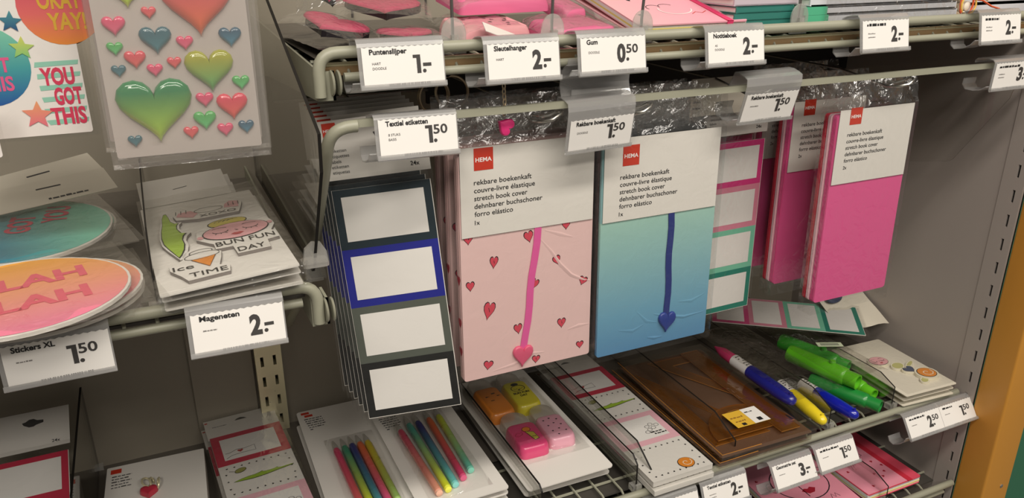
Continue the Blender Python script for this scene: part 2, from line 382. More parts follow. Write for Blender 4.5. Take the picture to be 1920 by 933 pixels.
def price_tag(x, y, z, pr, name, small, label, tilt=8, yaw=0, roll=0, W=0.0745, H=0.0347, up=0.002, leg=True, namew=None, gap=True, blur=False):
    t = thing('price_tag', hang(x, y, z, roll, tilt, yaw), label, 'price tag', 'price tags on the shelf edges')
    b = MB()
    prof = [(-0.003, -0.0288), (0.0, -0.0290), (0.0042+up, -0.026), (0.0058+up, -0.019), (0.0058+up, -0.010), (0.0050+up, -0.004), (0.002+up*0.6, -0.0014), (0, -0.0009), (-H-0.0006, -0.0009), (-H-0.0022, 0.0006), (-H-0.0014, 0.0022), (-H+0.0028, 0.0020)]
    b.ribbon(prof, -0.0035, W+0.0012, 0.0009, HOLDER)
    if leg:
        b.ribbon([(-0.030, -0.0014), (-0.035, -0.008), (-0.0375, -0.018), (-0.0375, -0.030), (-0.032, -0.0350), (-0.024, -0.0345)], -0.010, W*0.2, 0.0012, HOLDER)
    hd = b.build('holder', t)
    b = MB(); n = 26; top = [(W-W*i/n, -0.0009*(i % 2)) for i in range(n+1)]
    b.prism([(0, -H), (W, -H)]+top, -0.0003, 0.0, PAPER)
    nh = 0.0043
    if name: b.text(name, W*0.09, -H*0.185, nh, INK, w=namew, bold=0.03)
    else: scribble(b, W*0.09, -H*0.185, namew, nh*0.8, INK, int(x*1000))
    for i, s in enumerate(small):
        if blur: scribble(b, W*0.115, -H*(0.44+0.12*i), W*0.15, 0.0014, mat('pale_ink', (130, 126, 122), 0.6), i+int(abs(x)*100))
        else: b.text(s, W*0.115, -H*(0.44+0.12*i), 0.0021, GREYINK)
    price(b, pr, W, H)
    rn = random.Random(int(abs(x)*1e4)); xx = W*0.3
    while xx < W*0.8:
        q = rn.choice([0.0004, 0.0007, 0.001]); b.flat(rect(xx, xx+q, -H+0.0002, -H+0.0026), 0.0002, INK); xx += q+rn.choice([0.0004, 0.0006, 0.0012])
    b.build('price_card', hd)
    return t
U = 0.689
price_tag(0.1755, U, 1.4165, '1.-', 'Puntenslijper', ['HART', 'DOODLE'], 'white price tag for Puntenslijper at 1 euro, leftmost on the top shelf edge', 9, namew=0.034)
price_tag(0.2935, U, 1.4135, '2.-', 'Sleutelhanger', ['HART'], 'white price tag reading Sleutelhanger, price 2 euro', 9, namew=0.034)
price_tag(0.3920, U, 1.4145, '0.50', 'Gum', ['DOODLE'], 'white price tag reading Gum at 0.50', 9)
price_tag(0.5450, U, 1.4135, '2.-', 'Notitieboek', ['A5', 'DOODLE'], 'white price tag reading Notitieboek below the pink notebooks', 10, namew=0.031)
price_tag(0.7650, U, 1.4165, '2.-', '', ['A5', 'DOODLE'], 'white 2 euro tag under the stack of white booklets', 11, namew=0.031, blur=True)
price_tag(0.9690, U, 1.4155, '2.-', '', ['A5', 'DOODLE'], 'white 2 euro tag at the right end of the top shelf edge', 11, namew=0.026, blur=True)
price_tag(0.1855, 0.686, 1.3535, '1.50', 'Textiel etiketten', ['8 STUKS', 'BASIS'], 'white tag reading Textiel etiketten 1.50 at the bent left end of the bar', 10, roll=-0.5, namew=0.040, up=-0.001)
price_tag(0.3850, 0.690, 1.3335, '1.50', 'Rekbare boekenkaft', ['DOODLE'], 'white tag reading Rekbare boekenkaft 1.50 between the pink and blue book covers', -12, roll=1.5, namew=0.046, up=0.012, leg=False)
price_tag(0.6080, 0.690, 1.3430, '1.50', 'Rekbare boekenkaft', ['EENVOUDIG'], 'white tag reading Rekbare boekenkaft 1.50 beside the plain hot pink covers', -16, roll=0.5, namew=0.046, up=0.012, blur=True)
price_tag(1.0140, 0.686, 1.3540, '3.-', '', ['A5', 'DOODLE'], 'white 3 euro tag at the far right of the hanging bar', -2, namew=0.04, up=-0.001, blur=True)
price_tag(-0.1290, 0.648, 1.2145, '1.50', 'Stickers XL', ['DOODLE'], 'white tag reading Stickers XL 1.50 below the round stickers', 4, roll=0.5, namew=0.030, leg=False, blur=True)
price_tag(0.0065, 0.648, 1.2135, '2.-', 'Mageneten', ['DOODLE'], 'white tag reading Mageneten 2 euro below the magnet pack', 12, roll=-1, namew=0.032, leg=False, blur=True)
BT = 34
price_tag(0.6135, 0.704, 0.8055, '2.-', 'Textiel etiketten', ['NAAM', 'DOODLE'], 'white 2 euro tag reading Textiel etiketten on the lower shelf edge', 24, namew=0.040, blur=True)
price_tag(0.7360, 0.704, 0.8000, '3.-', 'Geometrie set', ['BASIS'], 'white 3 euro tag reading Geometrie set below the amber rulers', BT, namew=0.036, blur=True)
price_tag(0.8180, 0.704, 0.8045, '1.50', '', ['BASIS'], 'white 1.50 tag on the lower shelf edge right next to the Geometrie set tag', BT, namew=0.036, blur=True)
price_tag(1.0020, 0.704, 0.8085, '2.50', '', ['BASIS'], 'white 2.50 tag near the right end of the lower shelf edge', BT, namew=0.034, blur=True)
price_tag(1.0800, 0.706, 0.8065, '1.50', '', ['DOODLE'], 'white 1.50 tag at the far right end of the lower shelf edge', BT, namew=0.022, blur=True)
price_tag(0.5300, 0.704, 0.8030, '1.50', '', ['DOODLE'], 'white tag cut off at the bottom edge, left of the lower Textiel etiketten tag', 24, namew=0.03, blur=True)
# an empty clip swung back over the bar
t = thing('empty_tag_holder', hang(0.386, 0.714, 1.3570), 'empty clear tag clip standing up behind the bar above a price tag', 'tag holder')
b = MB(); b.ribbon([(-0.006, 0.002), (0.000, -0.002), (0.008, -0.004), (0.018, -0.003), (0.026, 0.003), (0.030, 0.009)], 0, 0.083, 0.001, HOLDER)
b.box(0.002, 0.018, 0.029, 0.036, 0.008, 0.009, HOLDER); b.box(0.066, 0.081, 0.029, 0.037, 0.008, 0.009, HOLDER); b.build('clip_body', t)
b = MB(); b.box(0.010, 0.070, -0.006, 0.004, 0.0025, 0.0035, HOLDER); b.build('clip_tab', t)

# ---------------------------------------------------------------- clear dividers
b = MB(); b.X = Matrix.Translation((1.10, 0, 0)) @ Matrix(((0, 0, 1), (1, 0, 0), (0, 1, 0))).to_4x4()
b.prism([(0.716, 1.297), (0.770, 1.214)]+arc((0.780, 1.198), (0.800, 1.187), (0.787, 1.187), 5)+[(0.86, 1.172), (1.10, 1.172), (1.10, 1.372), (0.70, 1.372)], 0, 0.0012, clear('faint_clear', (0.985, 0.985, 0.98), 0.35, 0.05, base=0.015), mat('faint_edge', (92, 86, 78), 0.3))
b.build('side_divider', label='faint clear plastic side divider with a rounded corner beside the right wall', cat='divider')
b = MB(); YZ = Matrix(((0, 0, 1), (1, 0, 0), (0, 1, 0))).to_4x4()         # local (a, b, c) -> (y, z, x)
b.X = Matrix.Translation((0.121, 0, 0)) @ YZ
b.prism([(0.712, 1.214), (0.636, 1.325), (0.632, 1.358), (0.775, 1.4235), (1.09, 1.57), (1.09, 1.206), (0.72, 1.206)], 0, 0.0028, ACRYL, EDGE)
t = thing('tall_divider', Matrix.Identity(4), 'tall clear acrylic divider to the right of the magnet packs', 'divider')
b.build('panel', t)
b = MB(); b.X = Matrix.Translation((0.110, 0.700, 1.2185)); b.prism(rrect(0, 0.024, -0.004, 0.016, 0.004), 0, 0.004, CLIP); b.X = Matrix.Translation((0.110, 0.700, 1.2225)) @ Matrix.Rotation(R(90), 4, 'X')
b.prism([(0, 0), (0.024, 0), (0.023, 0.010), (0.018, 0.019), (0.010, 0.02), (0.003, 0.014)], -0.004, 0.0, CLIP); b.build('foot', t)
b = MB(); b.X = hang(0.143, 0.848, 1.170, pitch=0)
b.prism([(-0.010, -0.020), (0.012, -0.020), (0.012, -0.012), (0.008, 0.004), (0.005, 0.012), (-0.003, 0.012), (-0.007, 0.004), (-0.010, -0.010)], 0.008, 0.016, CLIP)
b.prism([(-0.006, -0.003), (0.007, -0.003), (0.004, 0.009), (-0.002, 0.009)], 0.016, 0.019, CLIP); b.box(-0.008, 0.009, -0.022, -0.018, 0, 0.017, CLIP); b.box(-0.008, 0.009, -0.02, 0.006, -0.001, 0.008, CLIP)
b.build('plastic_clip', label='small clear plastic clip on the sloping arm beside the white labels', cat='clip')
def low_divider(x, yb, z0, h, label, yf=0.737, ch=0.03, sw=0.012, th=0.0026):
    """a low clear fence: chamfered front, dark polished edge, clip foot at the rail"""
    t = thing('low_divider', Matrix.Translation((x, 0, z0)), label, 'divider', 'clear dividers')
    b = MB(); b.X = YZ.copy(); b.prism([(yf, 0.004), (yf, h-sw), (yf+ch, h), (yb, h), (yb, 0.004)], -th/2, th/2, ACRYL, EDGE); b.build('panel', t)
    b = MB(); b.box(-0.007, 0.007, yf-0.004, yf+0.008, 0.003, 0.012, CLIP); b.box(-0.004, 0.004, yf-0.007, yf-0.004, 0.003, 0.016, CLIP); b.build('foot', t); b = MB(); b.box(-0.007, 0.007, yb-0.008, yb+0.002, 0.003, 0.009, CLIP); b.build('rear_foot', t)
    return t
low_divider(0.383, 1.10, 0.802, 0.054, 'clear divider with dark edge along the left side of the eraser cards', ch=0.008, sw=0.006)
low_divider(0.527, 1.10, 0.802, 0.054, 'clear divider along the right side of the eraser cards, nearer of a pair', ch=0.012, sw=0.010)
low_divider(0.549, 1.10, 0.802, 0.054, 'clear divider lying over the left edge of the alligator label sheets', ch=0.045, sw=0.028, yf=0.728)
low_divider(0.694, 1.10, 0.802, 0.054, 'clear divider at the left side of the amber ruler sets', ch=0.05, sw=0.02)
low_divider(0.876, 1.10, 0.802, 0.054, 'clear divider between the yellow pen and the blue pen', ch=0.04, sw=0.016)
low_divider(1.010, 1.10, 0.802, 0.054, 'clear divider between the green marker pens and the sticker cards', ch=0.03, sw=0.012)
low_divider(-0.0165, 1.10, 1.2000, 0.066, 'clear divider standing between the round stickers and the magnet packs', yf=0.688, ch=0.05, sw=0.02, th=0.0016)
low_divider(-0.139, 1.10, 0.802, 0.135, 'tall dim divider right of the leaning label sheet with a red stripe', yf=0.80, ch=0.05, sw=0.03)
low_divider(1.005, 1.10, 0.636, 0.05, 'clear divider over the dark gap beside the red banded notebook', yf=0.71)
def wire_divider(x, y, label, lean=0.0):
    t = thing('wire_divider', Matrix.Translation((x, y, 1.4062)), label, 'divider', 'wire dividers on the top shelf')
    b = MB(); b.X = Matrix.Rotation(R(90), 4, 'X')
    b.prism([(-0.0125, -0.004), (0.0125, -0.004), (0.0125, 0.014)]+ell(0, 0.014, 0.0125, 0.0155, n=12, t0=0.1, t1=math.pi-0.1)+[(-0.0125, 0.014)], -0.001, 0.001, CLIP)
    b.box(-0.0035, 0.0035, 0.002, 0.014, 0.001, 0.005, CLIP); b.box(-0.005, 0.005, 0.008, 0.0095, 0.001, 0.004, CLIP); b.build('foot', t)
    b = MB(); b.tube([(0, 0.002, 0.004), (0.0, 0.002, 0.02), (lean, 0.004, 0.085), (lean, 0.02, 0.10), (lean, 0.36, 0.10), (0, 0.385, 0.085), (0, 0.385, 0.0)], 0.0016, mat('grey_wire', (105, 100, 96), 0.35, 0.6), 8); b.build('wire', t, smooth=True)
for x, l, e in ((0.2735, 'wire divider with round clear foot between the sharpener bags and the pink eraser bags', 0), (0.379, 'wire divider with round clear foot in front of the pink eraser bags', 0.003), (0.485, 'wire divider with round clear foot in front of the pink notebooks', 0.006), (0.700, 'wire divider with clear foot in front of the teal booklets', 0.006)):
    wire_divider(x, 0.722, l, e)
# ---------------------------------------------------------------- hooks
def peg_hook(x, z, label, y=0.70, group='wire hooks behind the bar', dark=False, z1=1.345):
    t = thing('peg_hook', Matrix.Translation((x, 0, z)), label, 'hook', group)
    d = z1-z
    b = MB(); b.tube([(0, 1.058, d), (0, 0.80, d*0.8), (0, y+0.045, 0.004), (0.001, y+0.022, 0.0), (0.006, y+0.008, 0.002), (0.013, y, 0.005), (0.021, y+0.001, 0.009), (0.026, y+0.006, 0.011), (0.023, y+0.010, 0.011), (0.014, y+0.010, 0.008), (0.006, y+0.014, 0.006), (0.002, y+0.024, 0.006)], 0.0017, DARK if dark else STEEL, 8)
    b.build('wire', t, smooth=True)
    MB().box(-0.008, 0.008, 1.0545, 1.0598, d-0.012, d+0.016, DARK).build('back_plate', t)
    return t
peg_hook(0.357, 1.330, 'steel wire hook carrying the pink heart book covers')
peg_hook(0.462, 1.330, 'steel wire hook carrying the blue book covers', y=0.695)
peg_hook(0.651, 1.333, 'steel wire hook tip beside a tag, carrying the half hidden pink covers', y=0.72)
peg_hook(0.860, 1.330, 'steel wire hook carrying the hot pink covers', y=0.70)
peg_hook(0.206, 1.307, 'steel wire hook through the header of the white textile labels', y=0.755)
peg_hook(0.275, 1.368, 'dark wire hook carrying the two big key rings', y=0.78, dark=True, z1=1.36)
peg_hook(0.338, 1.378, 'dark wire hook carrying the key chain with a heart', y=0.75, dark=True, z1=1.36)

# ---------------------------------------------------------------- stretch book covers
LINES = ['rekbare boekenkaft', 'couvre-livre \u00e9lastique', 'stretch book cover', 'dehnbarer buchschoner', 'forro el\u00e1stico']
LW = [0.066, 0.070, 0.061, 0.079, 0.044]
def header(b, wdt, z, y0, y1, count, dx=0.0, dy=0.0, k=1.0):
    b.prism(rect(0.0015, wdt-0.0012, y0, y1), z, z+0.0005, CARD); zz = z+0.0008
    logo(b, 0.017+dx, 0.2415+dy, 0.0215*k, zz)
    for i, s in enumerate(LINES): b.text(s, 0.0165+dx*0.75, 0.2265-0.0085*i+dy, 0.0052*k, INK, zz, w=LW[i]*k, bold=0.008)
    b.text(count, 0.0165+dx*0.75, 0.1835+dy, 0.0046*k, INK, zz, bold=0.012)
def pouch(t, x0, x1, y0, y1, zf, zb, ytop, seed, crumple=0.010):
    b = MB()
    b.sheet(x0, x1, y0, y1, zf, FILM, 12, 16, 0.0009, seed)
    b.sheet(x0, x1, y0, y1, zb, FILM, 4, 4, 0.0004, seed+1)
    for x in (x0, x1): b.add([(x, y0, zb), (x, y0, zf), (x, y1, zf), (x, y1, zb)], [(0, 1, 2, 3)], FILM)
    bo = b.build('bag', t, smooth=True)
    b = MB()
    f = lambda u, v: (zb-zf)*0.5*v + crumple*0.35*math.sin(u*19+seed)*v*(1-u*0.3)
    b.sheet(x0, x1, y1, ytop, zf, CRINKLE, 26, 10, 0.004, seed+2, f, 75)
    b.sheet(x0+0.002, x1-0.002, y1, ytop-0.003, zb-0.001, CRINKLE, 20, 8, 0.003, seed+5, None, 70)
    b.build('bag_top', bo, smooth=True)
def hdoodle(b, x, y, w, h, rot, z, seed=0):
    b.flat(heart(x, y, w, h, rot, 20), z, INK); b.flat(heart(x, y, w-0.0016, h-0.0022, rot, 20), z+0.00012, mat('heart_red', (222, 62, 82), 0.7))
    if seed % 2 == 0: b.stroke([(x, y+h*0.18), (x+w*0.06, y-h*0.05)], 0.0006, INK, z+0.0002)
PINKC = mat('pale_pink_fabric', (232, 191, 187), 0.75, bump=0.25, bscale=18)
BLUEC = gmat('mint_to_blue_fabric', 'Y', [(0.0, (78, 138, 186)), (0.05, (100, 162, 194)), (0.10, (138, 188, 190)), (0.17, (154, 200, 184))], 0.7, bump=0.25, bscale=18)
BLACKC = mat('black_fabric', (40, 44, 46), 0.7)
HPOS = [(.009, .168, .012, .014, .0), (.080, .160, .012, .015, .2), (.038, .137, .0105, .0155, -.1), (.010, .114, .0105, .0125, 0), (.115, .127, .0105, .0125, .3), (.0865, .103, .0105, .015, -.5), (.031, .081, .0145, .023, -.25), (.0665, .052, .011, .014, .1), (.122, .048, .0115, .0135, 0), (.029, .0145, .0125, .0125, -.2), (.089, .0015+.007, .011, .011, -.1), (.147, .0145, .0105, .0105, 0), (.149, .096, .012, .012, -.4), (.126, .167, .011, .012, 0), (.060, .20, .01, .01, 0)]
def wrinkle(b, pts, m, z, hgt=0.0006, wid=0.0035):
    P = [Vector(p) for p in pts]; n = len(P); vs = []
    for i, p in enumerate(P):
        d = (P[min(i+1, n-1)]-P[max(i-1, 0)]).normalized(); q = Vector((-d.y, d.x)); e = math.sin(math.pi*i/(n-1))
        for s_, hh in ((-1, 0), (-0.35, 0.75), (0, 1), (0.25, 0.4), (0.5, 0)): vs.append((p.x+q.x*s_*wid*(0.3+0.7*e), p.y+q.y*s_*wid*(0.3+0.7*e), z+hh*hgt*e+0.00005))
    fs = [(i*5+k, i*5+k+1, (i+1)*5+k+1, (i+1)*5+k) for i in range(n-1) for k in range(4)]
    b.add(vs, fs, m)
def book_cover_pack(M, label, cloth, ribbon, charm, group, hearts=False, seed=0, dx=0.0, dy=0.0, ytop=0.306, front=True, th=0.012, wdt=0.160, hy=0.266):
    t = thing('book_cover_pack', M, label, 'book cover', group)
    b = MB(); P = rrect(0, wdt, 0, 0.258, 0.003, 3); b.prism(P, -th, 0, cloth)
    for z in (-th*.75, -th*.5, -th*.25): b.prism(rrect(-0.0006, wdt+0.0006, 0.0006, 0.257, 0.003, 3), z-th*.05, z+th*.05, cloth)
    if hearts:
        for i, (x, y, w_, h_, r_) in enumerate(HPOS): hdoodle(b, x, y, w_, h_, r_, 0.0002, i)
        for y in (.12, .07, .035): b.add([(-0.0007, y+q[1], -0.006+q[0]) for q in heart(0, 0, 0.009, 0.013)], [tuple(range(28))], mat('heart_red', (222, 62, 82), 0.7))
        wrinkle(b, [(.095, .155), (.108, .140), (.120, .122), (.134, .107), (.150, .098), (.159, .095)], cloth, 0, 0.0010)
        wrinkle(b, [(.035, .006), (.06, .009), (.085, .018), (.10, .016)], cloth, 0); wrinkle(b, [(.100, .165), (.12, .158), (.135, .152)], cloth, 0)
        wrinkle(b, [(.13, .038), (.145, .041), (.159, .040)], cloth, 0)
    elif front:
        wrinkle(b, [(.080, .042), (.10, .036), (.125, .030), (.155, .031)], cloth, 0, 0.0010); wrinkle(b, [(.072, .012), (.082, .010), (.094, .009)], cloth, 0, 0.0010)
        wrinkle(b, [(.03, .030), (.05, .026), (.065, .031)], cloth, 0); wrinkle(b, [(.055, .05), (.07, .035), (.085, .03)], cloth, 0)
        wrinkle(b, [(.115, .052), (.135, .050), (.155, .056)], cloth, 0)
    b.build('cover', t, smooth=True)
    if front:
        b = MB(); header(b, wdt, 0.0012, 0.170, hy, '1x', dx, dy); b.build('header_card', t)
        rb = MB(); xs = (0.091, 0.073) if hearts else (0.096, 0.0985)
        top, bot = (0.1705, 0.022) if hearts else (0.1705, 0.032)
        n = 8; L = [(xs[0]+(xs[1]-xs[0])*i/n+0.001*math.sin(i*1.4), top+(bot-top)*i/n) for i in range(n+1)]
        vs = [(x+s_*0.0042, y, z) for x, y in L for s_ in (-1, 1) for z in (0.0004, 0.0012)]
        fs = []
        for i in range(n):
            a, c = i*4, i*4+4
            fs += [(a+1, a+3, c+3, c+1), (a, c, c+2, a+2), (a, a+1, c+1, c), (a+2, c+2, c+3, a+3)]
        rb.add(vs, fs, ribbon); ro = rb.build('ribbon', t)
        b = MB(); c = (0.0715, 0.017) if hearts else (0.0985, 0.028)
        b.pillow(heart(c[0], c[1], 0.026, 0.028, -0.1), 0.0006, 0.0032, charm, 4, 0.8); b.build('heart_charm', ro, smooth=True)
    pouch(t, -0.004, wdt+0.004, -0.004, 0.268, 0.0055 if front else 0.0015, -th-0.0015, ytop, seed)
    return t
PR = mat('pink_ribbon', (236, 84, 160), 0.6); PC = mat('pink_charm', (232, 84, 122), 0.35); NR = mat('navy_ribbon', (34, 50, 128), 0.6); NC = mat('navy_charm', (40, 62, 150), 0.3)
book_cover_pack(hang(0.277, 0.725, 1.042, pitch=1), 'pale pink stretch book cover with red hearts and a pink ribbon', PINKC, PR, PC, 'stretch book covers', True, 1)
g = 'pale pink heart covers stacked behind the front one'
p1 = book_cover_pack(hang(0.2755, 0.755, 1.046), 'pale pink heart cover stacked behind the front one on the same hook', PINKC, PR, PC, g, True, 4, front=False)
dup(p1, hang(0.2745, 0.780, 1.046), 'pale pink heart cover stacked behind the front one on the same hook', g)
book_cover_pack(hang(0.4460, 0.722, 1.035, pitch=1), 'mint to blue stretch book cover with a navy ribbon and heart', BLUEC, NR, NC, 'stretch book covers', False, 2, 0.008, -0.0075, th=0.0045)
g = 'black covers stacked behind the blue one'
p1 = book_cover_pack(hang(0.4385, 0.744, 1.042), 'black stretch cover stacked behind the blue one, only its edge showing', BLACKC, NR, NC, g, False, 5, front=False)
for k in (1, 2): dup(p1, hang(0.4375-0.001*k, 0.744+0.0195*k, 1.042), 'black stretch cover stacked behind the blue one, only its edge showing', g)
# plain hot pink covers, three deep on one hook
HP = mat('hot_pink_fabric', (236, 80, 146), 0.6, bump=0.08, bscale=20); HR = mat('coral_red_fabric', (196, 40, 60), 0.6); HL = mat('light_pink_fabric', (240, 190, 200), 0.65)
def plain_cover_pack(M, label, seed):
    t = thing('book_cover_pack', M, label, 'book cover', 'plain hot pink book covers on one hook'); W_ = 0.134
    for nme, z0, z1, m, e in (('cover', -0.008, 0, HP, 0), ('cover', -0.0135, -0.0090, HL, 0.003), ('cover', -0.0190, -0.0145, HR, 0.005)):
        b = MB(); b.prism(rrect(-e*0.6, W_-e, e*0.4, 0.258, 0.004, 3), z0, z1, m)
        for k in range(3): b.prism(rrect(-e*0.6-0.0007, W_-e+0.0004, e*0.4+0.0006, 0.2575, 0.004, 3), z0+(z1-z0)*(0.2+0.3*k)-0.0005, z0+(z1-z0)*(0.2+0.3*k)+0.0007, m)
        b.build(nme, t)
    b = MB(); header(b, W_, 0.0012, 0.167, 0.264, '2x', 0.002, 0.003, 0.93); b.build('header_card', t)
    pouch(t, -0.006, W_+0.004, -0.016, 0.266, 0.003, -0.022, 0.300, seed, 0.016)
    return t
c0 = plain_cover_pack(hang(0.7895, 0.722, 1.0400, pitch=1), 'hot pink plain stretch book cover, frontmost of its hook', 7)
dup(c0, hang(0.7885, 0.800, 1.0375, pitch=1), 'hot pink plain stretch book cover, middle of the three on its hook', 'plain hot pink book covers on one hook')
dup(c0, hang(0.7880, 0.856, 1.0430, pitch=1), 'hot pink plain stretch book cover, rearmost of the three, mostly hidden', 'plain hot pink book covers on one hook')

# ---------------------------------------------------------------- textile label packs
EL = ['etiketten', '\u00e9tiquettes', 'labels', 'etiketten', 'etiquetas']
def label_pack(M, label, cols, group, seed=0, hd=True, name='textile_label_pack', bag=True, big=True):
    """four framed white name labels one under another on a strip, with a white header card"""
    t = thing(name, M, label, 'label pack', group); W_ = 0.101; S = 0.0628
    b = MB(); b.prism(rect(0, W_, 0, 0.252), -0.0012, 0, CARD)
    for i, c in enumerate(cols):
        y = 0.252-S*(i+1); y0 = max(y, 0.0005)
        b.flat(rect(0.0004, W_-0.0008, y0, y+S), 0.0002, c); b.flat(rect(0.0085, W_-0.0085, y0+0.0082, y+S-0.0078), 0.0004, PAPER)
    b.build('label_sheet', t)
    if hd:
        b = MB(); hole = [(0.062-0.010, 0.302), (0.055, 0.300), (0.058, 0.298), (0.063, 0.298), (0.066, 0.300), (0.074, 0.302), (0.074, 0.306), (0.067, 0.307), (0.063, 0.310), (0.058, 0.310), (0.054, 0.307), (0.050, 0.306)]
        b.prism(rect(-0.004, W_+0.002, 0.262, 0.322), -0.0006, 0, CARD); b.flat(hole, 0.0002, GREYINK)
        logo(b, 0.001, 0.305, 0.0135, 0.0004)
        for i, s in enumerate(EL): b.text(s, 0.005, 0.290-0.0054*i, 0.0032, INK, 0.0004)
        b.text('24x', 0.083, 0.268, 0.0042, INK, 0.0004, bold=0.012); b.build('header_card', t)
    if bag:
        b = MB(); b.sheet(-0.003, W_+0.003, -0.006, 0.266, 0.002, FILM, 10, 16, 0.0009, seed); b.sheet(-0.003, W_+0.003, -0.006, 0.266, -0.0026, FILM, 3, 4, 0.0003, seed+1)
        for x in (-0.003, W_+0.002): b.add([(x, -0.006+i*0.0068, 0.0021) for i in range(41)]+[(x+0.001, -0.006+i*0.0068, 0.0021) for i in range(41)], [(i, i+1, 42+i, 41+i) for i in range(40)], FILM)
        b.build('bag', t, smooth=True)
    return t
F1 = [mat('frame_petrol', (20, 42, 52), 0.5), mat('frame_blue', (22, 30, 150), 0.5), mat('frame_greygreen', (84, 90, 80), 0.5), mat('frame_black', (26, 27, 26), 0.5)]
F2 = [mat('frame_hotpink', (224, 52, 128), 0.5), mat('frame_rose', (226, 132, 156), 0.5), mat('frame_mint', (112, 200, 165), 0.5), mat('frame_teal', (18, 132, 110), 0.5)]
MT = fr((.169, .735, 1.018), (.2643, .7064, 1.0272), (.157, .775, 1.268))
tp = label_pack(MT, 'white textile labels in petrol, blue, grey and black frames, front pack', F1, 'textile label packs', 3)
for k in range(1, 6):
    o = Vector((.169-.0022*k, .735+.0125*k, 1.018+.002*k)); M_ = fr(o, o+Vector((.0953, -.0286+.004*k, .0092-.001*k)), o+Vector((-.012+.0010*k, .040-.003*k, .25)))
    dup(tp, M_, 'pack of framed white textile labels stacked behind the front pack', 'textile label packs stacked behind')
g0 = label_pack(fr((.664, .822, .9985), (.764, .822, .9995), (.655, .822, 1.27)), 'label strip in pink, rose, mint and teal frames behind the blue cover', F2, 'pink and green label packs', 8, hd=True)
dup(g0, fr((.662, .842, 1.000), (.762, .842, 1.001), (.655, .845, 1.27)), 'label strip hidden behind the pink and green framed labels', 'pink and green label packs')
# key rings and heart chain
RING = mat('ring_brass', (214, 192, 156), 0.3, 0.6)
def key_ring(x, y, z, r, yaw, label):
    t = thing('key_ring', Matrix.Translation((x, y, z)) @ Matrix.Rotation(R(yaw), 4, 'Z'), label, 'key ring', 'key rings behind the bar')
    b = MB()
    for d in (-0.0012, 0.0012): b.tube([(r*math.cos(2*math.pi*i/36), d, r*math.sin(2*math.pi*i/36)) for i in range(36)], 0.0014, RING, 8, True)
    b.build('split_ring', t, smooth=True)
key_ring(0.279, 0.800, 1.349, 0.0175, 8, 'large brass split ring hanging behind the bar, left of two')
key_ring(0.304, 0.812, 1.350, 0.0175, -12, 'large brass split ring hanging behind the bar, right of two')
t = thing('heart_key_chain', Matrix.Translation((0.3215, 0.7125, 1.330)), 'small pink heart hanging on a brass chain below the bar', 'key chain')
b = MB()
for i in range(9):
    a = (i % 2)*90; q = Matrix.Translation((0.0004*math.sin(i), 0.0, 0.014+0.0052*i)) @ Matrix.Rotation(R(a+20), 4, 'Z')
    b.X = q; b.tube([(0.0019*math.cos(2*math.pi*k/14), 0, 0.0034*math.sin(2*math.pi*k/14)) for k in range(14)], 0.0006, RING, 6, True)
b.build('chain', t, smooth=True)
b = MB(); b.X = Matrix(((1, 0, 0), (0, 0, -1), (0, 1, 0))).to_4x4(); b.pillow(heart(0, 0.001, 0.019, 0.019, -2.2), -0.001, 0.0042, mat('pink_gloss', (226, 44, 118), 0.25), 4, 0.8); b.build('heart', t, smooth=True)
# small white box label behind the right tag
t = thing('beige_card', hang(0.615, 0.80, 1.297, yaw=0), 'beige header card with small print half hidden behind the right Rekbare tag', 'card')
b = MB(); b.prism(rrect(0, 0.10, 0, 0.047, 0.002), -0.002, 0, mat('beige_card', (206, 196, 178), 0.5))
for i in range(4): scribble(b, 0.004, 0.032-0.0075*i, 0.011, 0.0028, GREYINK, i)
b.build('card', t)

# ---------------------------------------------------------------- hanging sticker sheets (left)
def hang_up(t, w_, h_, m=STEEL):
    b = MB(); b.tube([(w_/2, h_-0.004, -0.003), (w_/2, h_+0.03, -0.004)], 0.0016, m, 8)
    return b
gel = {'c': [(224, 70, 84), (236, 96, 84)], 'p': [(226, 66, 108), (236, 96, 130)], 't': [(40, 96, 110), (60, 130, 142)], 'b': [(34, 84, 110), (60, 140, 168)], 'g': [(70, 170, 80), (92, 204, 122)], 'o': [(158, 160, 30), (60, 170, 90)], 'G': [(24, 128, 70), (176, 214, 30)], 'r': [(226, 58, 82), (240, 92, 70)], 'y': [(130, 190, 30), (196, 220, 40)], 'C': [(214, 70, 90), (244, 104, 34)]}
HS = [(49, 1455, 54, 'C'), (-1, 1467, 29, 'y'), (-13, 1441, 17, 'p'), (13, 1450, 11, 'c'), (15, 1429, 24, 't'), (71, 1429, 18, 'b'), (-15, 1424, 12, 'g'), (36, 1426, 13, 'p'), (-2, 1415, 16, 'c'), (11, 1406, 12, 'p'), (26, 1411, 11, 'c'), (-15, 1407, 11, 't'), (52, 1403, 38, 'o'), (75, 1392, 14, 'g'), (7, 1374, 57, 'G'), (45, 1380, 14, 'p'), (66, 1373, 25, 'r'), (43, 1363, 18, 'g'), (75, 1355, 13, 'b'), (58, 1354, 13, 'p'), (31, 1354, 12, 'c'), (-12, 1351, 11, 't')]
